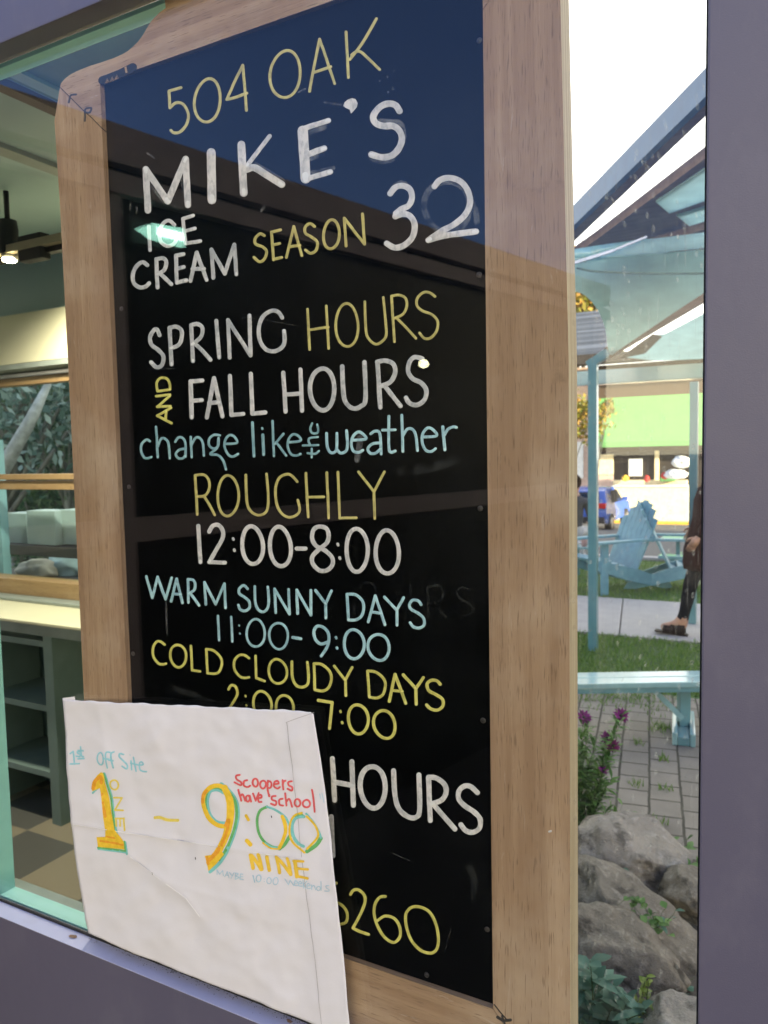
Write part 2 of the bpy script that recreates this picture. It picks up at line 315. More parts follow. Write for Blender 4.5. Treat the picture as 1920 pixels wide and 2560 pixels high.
br.inputs['Color1'].default_value = (0.255, 0.225, 0.19, 1); br.inputs['Color2'].default_value = (0.20, 0.178, 0.152, 1); br.inputs['Mortar'].default_value = (0.045, 0.042, 0.030, 1)
d = tex(nt, 6, (1, 1, 1), 5)
nt.links.new(mixc(nt, ramp(nt, d, 0.45, 0.75, 0, 0.45), br.outputs[0], (0.125, 0.11, 0.085)), p.inputs['Base Color']); p.inputs['Roughness'].default_value = 0.9
bb = nt.nodes.new('ShaderNodeBump'); bb.inputs['Strength'].default_value = 0.6; bb.inputs['Distance'].default_value = 0.01; bb.invert = True
nt.links.new(br.outputs['Fac'], bb.inputs['Height']); nt.links.new(bb.outputs[0], p.inputs['Normal'])
M['paver'] = m
# ------------------------------------------------------------------ mesh helpers
def mesh(name, bm, mats, parent=None, smooth=False):
    me = bpy.data.meshes.new(name)
    bm.normal_update(); bm.to_mesh(me); bm.free()
    if not isinstance(mats, (list, tuple)): mats = [mats]
    for k in mats: me.materials.append(M[k] if isinstance(k, str) else k)
    if smooth:
        for f in me.polygons: f.use_smooth = True
    o = bpy.data.objects.new(name, me); COL.objects.link(o)
    if parent is not None: o.parent = parent
    return o
def thing(name, label, cat, group=None):
    o = bpy.data.objects.new(name, None); COL.objects.link(o); o.empty_display_size = 0.1
    return tag(o, label, cat, group)
def tag(o, label, cat, group=None):
    o['label'] = label; o['category'] = cat
    if group: o['group'] = group
    return o
def setting(o, kind='structure'):
    o['kind'] = kind; return o
def box(bm, x0, x1, y0, y1, z0, z1, bev=0.0, mi=0):
    vs = [bm.verts.new((x, y, z)) for x in (x0, x1) for y in (y0, y1) for z in (z0, z1)]
    fs = [bm.faces.new([vs[i] for i in q]) for q in ((0, 1, 3, 2), (4, 6, 7, 5), (0, 4, 5, 1), (2, 3, 7, 6), (0, 2, 6, 4), (1, 5, 7, 3))]
    for f in fs: f.material_index = mi
    if bev: bmesh.ops.bevel(bm, geom=list({e for f in fs for e in f.edges}), offset=bev, segments=2, affect='EDGES', profile=0.7)
    return vs
def bx(name, dims, mat, parent=None, bev=0.0):
    bm = bmesh.new(); box(bm, *dims, bev=bev); return mesh(name, bm, mat, parent)
def bar(bm, a, b, w, h, up=Vector((0, 0, 1)), bev=0.0, mi=0):
    """rectangular bar from a to b, w across, h along up"""
    a, b = Vector(a), Vector(b); d = (b - a).normalized(); s = d.cross(up)
    if s.length < 1e-4: s = d.cross(Vector((1, 0, 0)))
    s.normalize(); u = s.cross(d).normalized()
    vs = [bm.verts.new(p + s * (i * w / 2) + u * (j * h / 2)) for p in (a, b) for i in (-1, 1) for j in (-1, 1)]
    fs = [bm.faces.new([vs[i] for i in q]) for q in ((0, 1, 3, 2), (4, 6, 7, 5), (0, 4, 5, 1), (2, 3, 7, 6), (0, 2, 6, 4), (1, 5, 7, 3))]
    for f in fs: f.material_index = mi
    if bev: bmesh.ops.bevel(bm, geom=list({e for f in fs for e in f.edges}), offset=bev, segments=2, affect='EDGES')
def tube(bm, pts, rad, seg=8, mi=0, cap=True):
    pts = [Vector(p) for p in pts]; rings = []
    for i, p in enumerate(pts):
        d = (pts[min(i + 1, len(pts) - 1)] - pts[max(i - 1, 0)]).normalized()
        s = d.cross(Vector((0, 0, 1)));
        if s.length < 1e-3: s = d.cross(Vector((1, 0, 0)))
        s.normalize(); u = s.cross(d); r = rad[i] if isinstance(rad, (list, tuple)) else rad
        rings.append([bm.verts.new(p + (s * math.cos(t) + u * math.sin(t)) * r) for t in [2 * math.pi * k / seg for k in range(seg)]])
    for a, b in zip(rings, rings[1:]):
        for k in range(seg):
            f = bm.faces.new((a[k], a[(k + 1) % seg], b[(k + 1) % seg], b[k])); f.material_index = mi; f.smooth = True
    if cap:
        bm.faces.new(rings[0][::-1]).material_index = mi; bm.faces.new(rings[-1]).material_index = mi
def prism(bm, pts, d, mi=0):
    """polygon pts extruded by vector d"""
    a = [bm.verts.new(p) for p in pts]; b = [bm.verts.new(Vector(p) + Vector(d)) for p in pts]
    fs = [bm.faces.new(a), bm.faces.new(b[::-1])]
    for i in range(len(a)):
        j = (i + 1) % len(a); fs.append(bm.faces.new((a[j], a[i], b[i], b[j])))
    for f in fs: f.material_index = mi
    bmesh.ops.recalc_face_normals(bm, faces=fs)
    return fs
def lathe(bm, prof, centre, seg=20, mi=0):
    rings = []
    for r, z in prof: rings.append([bm.verts.new(Vector(centre) + Vector((r * math.cos(2 * math.pi * k / seg), r * math.sin(2 * math.pi * k / seg), z))) for k in range(seg)])
    for a, b in zip(rings, rings[1:]):
        for k in range(seg):
            f = bm.faces.new((a[k], a[(k + 1) % seg], b[(k + 1) % seg], b[k])); f.material_index = mi; f.smooth = True
    bm.faces.new(rings[0][::-1]).material_index = mi; bm.faces.new(rings[-1]).material_index = mi
# ------------------------------------------------------------------ hand lettering
def catmull(pts, closed=False, n=6):
    out = []; N = len(pts)
    rng = range(N) if closed else range(N - 1)
    g = (lambda i: pts[i % N]) if closed else (lambda i: pts[min(max(i, 0), N - 1)])
    for i in rng:
        p0, p1, p2, p3 = g(i - 1), g(i), g(i + 1), g(i + 2)
        for k in range(n):
            t = k / n
            out.append(tuple(0.5 * (2 * p1[c] + (p2[c] - p0[c]) * t + (2 * p0[c] - 5 * p1[c] + 4 * p2[c] - p3[c]) * t * t + (3 * p1[c] - p0[c] - 3 * p2[c] + p3[c]) * t ** 3) for c in (0, 1)))
    if not closed: out.append(tuple(pts[-1]))
    return out
PROF = ((-1, 0.0), (-0.7, 0.8), (0, 1.0), (0.7, 0.8), (1, 0.0))
def ribbon(bm, pts, w, put, h, closed=False, lift=0.0, mi=0):
    """a rounded brush stroke through 2-D points; put(x, y, height) places a point on the surface"""
    N = len(pts); rows = []
    seed = random.random() * 50
    def row(p, t, ww, hh):
        nx, ny = -t[1], t[0]
        return [bm.verts.new(put(p[0] + nx * a * ww / 2, p[1] + ny * a * ww / 2, lift + b * hh)) for a, b in PROF]
    def tang(i):
        a = pts[(i - 1) % N] if closed else pts[max(i - 1, 0)]; b = pts[(i + 1) % N] if closed else pts[min(i + 1, N - 1)]
        l = math.hypot(b[0] - a[0], b[1] - a[1]) or 1e-6
        return ((b[0] - a[0]) / l, (b[1] - a[1]) / l)
    if not closed:
        t = tang(0)
        for k, s in ((1.0, 0.12), (0.85, 0.55), (0.5, 0.88)):
            rows.append(row((pts[0][0] - t[0] * k * w / 2, pts[0][1] - t[1] * k * w / 2), t, w * s, h * s))
    for i in range(N):
        jit = 1 + 0.10 * noise.noise(Vector((i * 0.35 + seed, seed, 0)))
        rows.append(row(pts[i], tang(i), w * jit, h))
    if not closed:
        t = tang(N - 1)
        for k, s in ((0.5, 0.88), (0.85, 0.55), (1.0, 0.12)):
            rows.append(row((pts[-1][0] + t[0] * k * w / 2, pts[-1][1] + t[1] * k * w / 2), t, w * s, h * s))
    R = len(rows)
    for i in range(R if closed else R - 1):
        a, b = rows[i], rows[(i + 1) % R]
        for k in range(4):
            f = bm.faces.new((a[k], a[k + 1], b[k + 1], b[k])); f.smooth = True; f.material_index = mi
def strokes(bm, org, w, items, put, h, lift=0.0, pool=False):
    x0, y0, s = org
    for it in items:
        ww = w
        if it[0] == 'w':
            q, it = it.split(' ', 1); ww = float(q[1:])
        kind, rest = it[0], it[2:]
        lift += h * 0.02
        if kind in 'ed':
            v = [float(x) for x in rest.split(',')]
            if kind == 'd':
                n = 10; r = v[2] * 0.5
                ribbon(bm, [(x0 + s * (v[0] - r * 0.2), y0 + s * (v[1] - r * 0.5)), (x0 + s * (v[0] + r * 0.2), y0 + s * (v[1] + r * 0.5))], s * v[2] * 1.35, put, h, lift=lift); continue
            tl = math.radians(v[4] if len(v) > 4 else 0); pts = []; sd = random.random() * 9
            for k in range(36):
                a = 2 * math.pi * k / 36; j = 1 + 0.03 * math.sin(2 * a + sd) + 0.02 * math.sin(3 * a + 2 * sd)
                ex, ey = v[2] * math.cos(a) * j, v[3] * math.sin(a) * j
                pts.append((x0 + s * (v[0] + ex * math.cos(tl) - ey * math.sin(tl)), y0 + s * (v[1] + ex * math.sin(tl) + ey * math.cos(tl))))
            ribbon(bm, pts, s * ww, put, h, True, lift); continue
        pts = [tuple(float(c) for c in q.split(',')) for q in rest.split()]
        pts = [(x0 + s * a, y0 + s * b) for a, b in pts]
        if pool and kind in 'cl':
            a, b = pts[-2], pts[-1]; L = math.hypot(b[0] - a[0], b[1] - a[1]) or 1; dx, dy = (b[0] - a[0]) / L, (b[1] - a[1]) / L; r = s * ww
            ribbon(bm, [(b[0] - dx * r * 0.35, b[1] - dy * r * 0.35), (b[0] + dx * r * 0.10, b[1] + dy * r * 0.10)], r * random.uniform(0.5, 0.7), put, h * 0.5, lift=lift + h * 0.85, mi=1)
        if kind == 'c': ribbon(bm, catmull(pts), s * ww, put, h, lift=lift)
        elif kind == 'o': ribbon(bm, catmull(pts, True), s * ww, put, h, True, lift)
        elif kind == 'p':
            tb = bmesh.new(); vv = [tb.verts.new((a, b, 0)) for a, b in pts[:-1] if True]; fa = tb.faces.new(vv)
            bmesh.ops.triangulate(tb, faces=[fa]); bmesh.ops.subdivide_edges(tb, edges=tb.edges[:], cuts=5, use_grid_fill=True)
            mp = {v: bm.verts.new(put(v.co.x, v.co.y, lift + h)) for v in tb.verts}
            for f in tb.faces: bm.faces.new([mp[v] for v in f.verts])
            tb.free()
        else:
            for a, b in zip(pts, pts[1:]):
                lift += h * 0.02
                L = math.hypot(b[0] - a[0], b[1] - a[1]); n = max(2, int(L / 14) + 1)
                wob = s * 3.0
                sd = random.random() * 30
                nx, ny = -(b[1] - a[1]) / (L + 1e-6), (b[0] - a[0]) / (L + 1e-6)
                q = []
                for k in range(n + 1):
                    t = k / n; o = wob * noise.noise(Vector((t * 2.5, sd, 0))) * math.sin(math.pi * t)
                    q.append((a[0] + (b[0] - a[0]) * t + nx * o, a[1] + (b[1] - a[1]) * t + ny * o))
                ribbon(bm, q, s * ww, put, h, lift=lift)

# hand-traced strokes: (zoom origin x, y, scale) then (width, kind, points) ; kind: c curve, l line (corners), o closed curve, e ellipse (cx,cy,rx,ry[,tilt deg]), d dot
TEXT=[
("504 OAK","yellow_a",(400,60,.36166),20,[
 "l 145,440 62,463 68,580","c 68,580 110,545 160,555 195,620 185,690 140,745 95,752 75,735",
 "e 328,530,88,152,4","l 597,597 588,470 572,285 520,390 462,522 530,505 600,478","= oak","e 866,348,103,165,3",
 "l 1033,465 1060,320 1103,105 1150,240 1207,412","l 1062,335 1180,295",
 "l 1286,55 1302,370","c 1496,-36 1400,130 1312,245","c 1325,215 1350,195 1385,192 1430,230 1518,315"]),
("MIK","white",(320,250,.30139),54,[
 "l 165,915 148,575","l 148,575 330,840","l 330,840 478,490","l 478,490 497,870",
 "w72 l 690,435 696,828","w64 l 940,370 960,770","w36 c 1175,300 1090,410 990,540","w58 c 985,575 1050,562 1150,622 1275,700"]),
("MIK","ghost",(320,250,.30139),54,["w44 c 1060,540 1150,590 1285,675","w40 l 200,710 300,840","w40 l 455,650 478,830"]),
("E'S","white",(720,220,.30139),54,[
 "w84 l 122,355 146,750","w44 l 105,345 335,270","w50 l 165,550 300,500","w44 l 130,762 352,695",
 "c 925,190 890,142 830,130 760,160 708,232 725,288 790,315 870,315 922,352 945,420 920,500 860,560 780,575 692,552"]),
("E'S","ghost",(720,220,.30139),54,["w40 l 180,370 310,325","w40 l 185,585 285,548","w36 l 190,705 375,665","c 760,280 860,285 930,300 960,400","c 700,585 780,605 860,590"]),
("32","white",(720,220,.30139),50,[
 "c 848,875 890,825 950,810 1010,840 1028,910 1000,975 940,1005 895,1040","c 890,1065 950,1045 1010,1060 1050,1130 1035,1230 970,1300 890,1325 820,1290",
 "c 1215,815 1260,765 1340,745 1430,775 1490,850 1510,950 1470,1050 1380,1130 1270,1190 1165,1262","c 1175,1258 1300,1225 1400,1210 1560,1190"]),
("32","ghost",(720,220,.30139),50,["e 1320,985,195,205,0","c 870,830 940,790 1000,830","c 1530,960 1560,1040 1565,1110"]),
("ICE","white",(320,250,.30139),30,["l 172,1050 183,1245","c 385,1035 340,1000 290,1025 262,1090 270,1170 320,1210 370,1200 400,1165",
 "l 455,985 478,1190","l 455,985 540,958","l 468,1088 555,1065","l 478,1190 600,1170"]),
("CREAM","white_b",(320,250,.30139),33,["c 160,1370 120,1345 70,1380 40,1450 50,1520 100,1555 150,1545 175,1520",
 "l 235,1320 245,1555","c 235,1322 290,1312 318,1345 300,1410 245,1445","c 262,1435 300,1470 360,1528",
 "l 398,1290 405,1515","l 398,1292 460,1278","l 400,1402 462,1385","l 405,1515 485,1495",
 "l 518,1500 570,1265 652,1492","l 535,1402 630,1400","l 708,1475 692,1240 803,1440 882,1200 898,1445"]),
("SEASON","yellow_a",(320,250,.30139),24,["c 1130,1125 1095,1110 1055,1150 1060,1195 1120,1220 1150,1260 1130,1320 1090,1342 1045,1305",
 "l 1190,1095 1207,1325","l 1190,1097 1265,1077","l 1200,1202 1258,1190","l 1207,1322 1275,1306","l 1313,1305 1375,1050 1442,1290","l 1340,1218 1425,1206",
 "c 1548,1050 1510,1025 1470,1055 1472,1105 1520,1135 1570,1180 1560,1245 1515,1272 1472,1245"]),
("SEASON","yellow_a",(720,220,.30139),24,["e 360,1215,66,120,2","l 482,1310 467,1080 635,1295 618,1045"]),
("SPRING","white_b",(340,700,.26522),38,["c 222,520 200,470 170,472 132,540 147,610 210,660 258,720 245,800 195,823 142,775",
 "l 317,450 335,795","c 317,452 380,440 430,480 425,570 390,620 330,640",
 "l 520,430 537,765","c 520,425 580,415 625,450 615,530 560,585 530,605","c 560,605 620,660 702,752",
 "l 757,385 785,730","l 883,732 867,378 1080,710 1070,335",
 "c 1378,355 1340,302 1280,290 1200,340 1160,440 1165,560 1220,650 1300,672 1370,640 1400,580 1395,480"]),
("HOURS","yellow_a",(740,700,.26522),25,["l 108,275 128,655","l 285,245 308,645","l 125,470 305,445","e 480,428,106,203,1",
 "c 648,205 660,480 690,560 750,605 810,580 850,520 845,400 823,165","l 900,155 928,582","c 900,152 970,142 1030,170 1045,240 1010,320 930,360","c 950,360 1040,450 1130,550",
 "c 1310,155 1260,120 1200,118 1145,170 1140,240 1190,290 1280,325 1335,390 1325,480 1270,545 1210,550 1165,500"]),
("FALL","white",(340,700,.26522),40,["l 515,955 525,1295","l 515,957 625,947","l 520,1140 620,1132","l 668,1295 735,925 815,1285","l 690,1160 780,1152",
 "l 885,905 900,1272 1010,1262","l 1082,885 1097,1260 1218,1248","l 1388,875 1410,1240","l 1550,845 1565,1232","l 1400,1080 1555,1070"]),
("HOURS","white_b",(740,700,.26522),43,["e 248,1030,112,202,-2","c 435,815 450,1090 490,1180 550,1212 610,1190 655,1120 645,775",
 "l 768,775 795,1200","c 765,772 840,760 915,790 935,870 890,960 800,1000","c 830,990 900,1080 985,1187",
 "c 1190,742 1120,727 1072,770 1057,860 1100,930 1180,970 1228,1040 1210,1130 1140,1178 1070,1160 1037,1110"]),
("AND","yellow_b",(340,700,.26522),24,["l 335,1350 200,1280 330,1205","l 278,1318 285,1235","l 200,1195 325,1190","l 207,1190 320,1092","l 190,1095 320,1080",
 "l 202,1048 320,1032","c 202,1045 195,970 230,925 290,930 318,980 320,1030"]),
("change like","blue_b",(340,700,.26522),23,["c 130,1520 100,1505 55,1545 48,1610 75,1670 110,1680 145,1668","l 188,1385 205,1670","c 205,1570 235,1500 270,1495 305,1540 318,1680",
 "c 370,1525 400,1485 440,1490 465,1540 467,1665","c 465,1590 410,1600 375,1640 400,1680 440,1680 465,1655","l 515,1480 525,1670","c 520,1560 560,1490 600,1490 630,1540 640,1655",
 "c 790,1465 735,1460 690,1500 690,1560 735,1590 775,1560 778,1490","c 775,1500 765,1580 700,1640 770,1650 820,1700 848,1785",
 "c 845,1545 950,1535 930,1480 885,1462 845,1500 835,1570 865,1640 910,1665 962,1640",
 "= like","w28 l 1097,1345 1112,1660","w28 l 1195,1460 1203,1645","d 1190,1400,16","l 1287,1330 1300,1660","l 1390,1450 1310,1545","l 1320,1530 1415,1655",
 "c 1440,1530 1550,1515 1530,1470 1480,1455 1440,1500 1430,1570 1460,1640 1510,1655 1550,1640"]),
("the","blue_b",(740,700,.26522),21,["c 110,1632 180,1638 215,1612","l 148,1590 148,1672","l 65,1560 210,1556","c 135,1555 118,1520 132,1490 205,1480","c 152,1352 135,1400 150,1440 190,1445 210,1420 200,1362"]),
("weather","blue",(740,700,.26522),27,["c 288,1445 295,1570 330,1628 380,1600 385,1445","c 385,1595 420,1632 472,1610 485,1540 476,1420",
 "c 530,1510 655,1500 640,1460 590,1432 540,1470 520,1540 540,1610 590,1625 630,1605","c 705,1450 745,1425 790,1450 803,1640","c 795,1535 720,1545 677,1590 700,1632 750,1632 800,1590",
 "c 875,1285 875,1570 895,1622 935,1612","l 815,1415 935,1412","l 997,1275 1007,1615","c 1007,1470 1050,1405 1100,1410 1130,1470 1145,1608",
 "c 1195,1480 1325,1468 1290,1410 1240,1395 1195,1450 1190,1530 1220,1600 1270,1618 1315,1590","w30 l 1383,1385 1403,1600","c 1395,1470 1430,1410 1480,1385 1512,1390"]),
("ROUGHLY","yellow_a",(340,1020,.26522),25,["l 557,635 577,1003","c 557,635 640,630 685,680 690,760 650,825 575,835","c 640,830 690,910 742,1008","e 868,828,101,188,-1",
 "c 1035,632 1045,880 1080,970 1150,1010 1215,990 1243,930 1245,800 1230,622","c 1520,695 1470,640 1420,625 1350,660 1315,760 1325,900 1370,990 1440,1030 1510,1010 1543,960 1525,868"]),
("ROUGHLY","yellow_a",(740,1020,.26522),25,["l 93,615 115,1027","l 290,610 307,1037","l 105,840 263,838","l 395,605 412,1038 568,1035","l 590,602 735,790","l 833,602 735,790 742,1042"]),
("12:00-","white",(340,1020,.26522),39,["l 587,1112 607,1452","c 690,1165 725,1110 780,1105 818,1160 815,1230 760,1330 692,1450","l 690,1452 838,1458","d 917,1235,19","d 927,1340,19",
 "e 1098,1295,97,180,-2","e 1360,1308,98,188,-3","l 1515,1325 1598,1325"]),
("8:00","white",(740,1020,.26522),40,["o 215,1118 165,1150 152,1230 190,1300 270,1340 340,1410 342,1480 290,1530 220,1530 160,1470 155,1400 220,1330 290,1270 308,1200 285,1135",
 "d 395,1287,20","d 413,1415,20","e 575,1340,103,198,-2","e 860,1360,110,203,-4"]),
("WARM SUN","blue",(350,1420,.24111),28,["l 65,88 128,308 182,92 265,322 328,102","l 323,345 380,112 440,362","l 342,268 420,272","l 497,117 502,358","c 497,117 550,125 572,170 560,230 505,262","c 520,262 565,320 612,388",
 "l 683,378 668,148 785,375 875,163 887,412","= sunny","c 1115,215 1075,180 1030,215 1030,265 1080,300 1130,345 1135,410 1090,445 1040,430 1020,385","c 1190,192 1195,350 1225,430 1280,455 1325,410 1335,320 1325,197","l 1407,463 1395,217 1550,478 1540,222"]),
("NY DAYS","blue",(720,1420,.24111),30,["l 100,472 90,228 238,488 237,232","l 285,232 390,370","l 450,238 390,370 392,518","= days1","l 612,272 627,538","c 612,272 700,277 770,340 785,420 760,500 700,538 627,538",
 "l 832,558 905,288 1005,588","l 862,455 960,470","l 1000,302 1120,430","l 1198,308 1130,430 1130,592","c 1380,380 1350,340 1290,335 1258,385 1280,430 1350,470 1405,520 1410,590 1360,622 1300,610 1267,568"]),
("11:00","blue",(350,1420,.24111),25,["l 808,497 820,748","l 945,507 957,762","d 1028,597,13","d 1036,680,13","e 1200,675,94,143,-4","e 1437,705,94,140,-4","l 1585,718 1650,726"]),
("9:00","blue",(720,1420,.24111),32,["l 50,720 132,734","c 410,768 340,788 285,740 268,660 300,605 360,612 410,660 425,730 405,820 345,912","d 499,723,20","d 508,830,20","e 685,790,106,148,-6","e 940,822,106,140,-12"]),
("COLD CLO","yellow_b",(350,1420,.24111),26,["c 255,795 210,762 170,767 135,830 140,920 190,988 235,1000 270,992","e 396,912,80,120,-5","l 528,808 540,1060 622,1073","l 687,842 700,1088","c 687,842 760,855 830,920 850,990 820,1075 770,1096 700,1090",
 "= cloudy","c 1130,935 1085,905 1030,905 980,960 980,1050 1030,1120 1080,1140 1130,1133","l 1198,912 1205,1140 1292,1173","e 1428,1073,93,128,-4"]),
("UDY DAYS","yellow_b",(720,1420,.24111),29,["c 40,972 45,1130 85,1215 150,1235 205,1200 212,1100 200,978","l 270,992 277,1258","c 270,992 350,1000 430,1070 450,1150 420,1240 360,1275 280,1263","l 480,1017 590,1160","l 665,1032 595,1160 600,1322",
 "= days2","l 825,1067 842,1333","c 825,1067 910,1080 985,1140 1010,1210 985,1310 920,1348 845,1338","w33 l 1050,1382 1110,1103 1220,1402","l 1077,1270 1185,1280","w33 l 1195,1107 1325,1250","w33 l 1403,1137 1325,1250 1330,1412",
 "w33 c 1578,1205 1540,1168 1480,1167 1442,1205 1460,1270 1530,1310 1600,1360 1605,1430 1550,1473 1480,1460 1437,1420"]),
("2:00","yellow_b",(350,1420,.24111),27,["c 918,1258 945,1217 990,1230 1010,1300 980,1370 915,1470","l 915,1470 1000,1490","d 1095,1328,15","d 1103,1425,15","e 1268,1410,93,133,-5","e 1500,1455,93,133,-5"]),
("7:00","yellow_b",(720,1420,.24111),32,["l 315,1372 458,1395 430,1665","d 545,1488,19","d 562,1603,19","e 728,1568,106,148,-8","e 1000,1622,112,143,-14"]),
("HOURS","white",(810,1860,.25317),50,["l 82,145 105,555","l 275,175 290,605","l 110,378 280,410","e 482,425,120,212,-4","c 687,265 700,500 740,640 830,718 910,722 945,640 937,305",
 "l 1032,330 1050,755","c 1032,328 1110,337 1190,400 1205,480 1160,555 1060,590","c 1075,590 1170,700 1293,840","c 1515,480 1450,422 1390,415 1335,460 1330,540 1390,610 1480,670 1540,740 1535,830 1470,872 1400,855 1352,797",
 "= numeral","l 72,718 88,1105","w30 l 70,712 45,735"]),
("5260","yellow_b",(810,1860,.25317),29,["l 60,1365 122,1374","c 70,1590 130,1570 195,1610 230,1680 215,1760 140,1785","= sixty","c 262,1485 290,1445 340,1440 395,1490 405,1560 360,1680 285,1818","c 285,1818 350,1850 440,1880",
 "c 605,1505 550,1515 505,1580 495,1680 530,1800 600,1910 690,1960 750,1900 745,1800 690,1720 600,1700 528,1745",
 "o 900,1605 840,1630 805,1700 820,1830 870,1950 960,2040 1060,2065 1115,2020 1130,1920 1105,1780 1050,1670 980,1620"]),
("drips","ghost",(350,1420,.24111),18,["w22 c 265,335 272,460 278,600 280,690"]),
("drips","ghost",(740,700,.26522),18,["w55 c 600,1440 598,1560 575,1690"]),
("drips","ghost",(400,60,.36166),14,["d 1612,445,12","d 1578,470,8","d 1520,393,8","d 1618,325,8","d 1573,365,7","c 1140,540 1200,552 1260,560","c 960,470 1000,450"]),
("drips","ghost",(320,250,.30139),14,["w26 c 390,880 415,900","w26 c 1105,915 1135,880","c 160,440 215,480","w18 l 20,870 22,910","w18 l 70,890 72,930"]),
("drips","ghost",(340,700,.26522),5,["c 1000,355 1200,375 1500,430","l 130,840 370,832","l 150,1680 320,1685"]),
("erased O","faint",(720,1420,.24111),34,["c 690,480 690,300 740,190 830,150 900,190 945,290"]),
("erased U","faint",(720,1420,.24111),30,["c 1265,185 1275,330 1300,420 1360,440"]),
("erased R","faint",(720,1420,.24111),28,["l 1450,200 1460,520","c 1450,200 1560,180 1610,250 1580,340 1470,370","l 1500,375 1640,510"]),
("erased S","faint",(720,1420,.24111),28,["c 1880,230 1800,200 1750,260 1800,330 1900,380 1920,460 1840,500"]),
("wiped b","faint",(810,1860,.25317),70,["c 1440,1230 1490,1380 1470,1500"]),
("wiped d","faint",(740,700,.26522),90,["c 1000,1800 1300,1760 1500,1690"]),
("wiped e","faint",(350,1420,.24111),60,["c 330,1250 600,1330 820,1480"]),
("scratch a","ghost",(810,1860,.25317),7,["c 1250,1830 1225,1930 1195,2040"]),
("scratch b","ghost",(810,1860,.25317),5,["l 680,1080 840,1150"]),
]
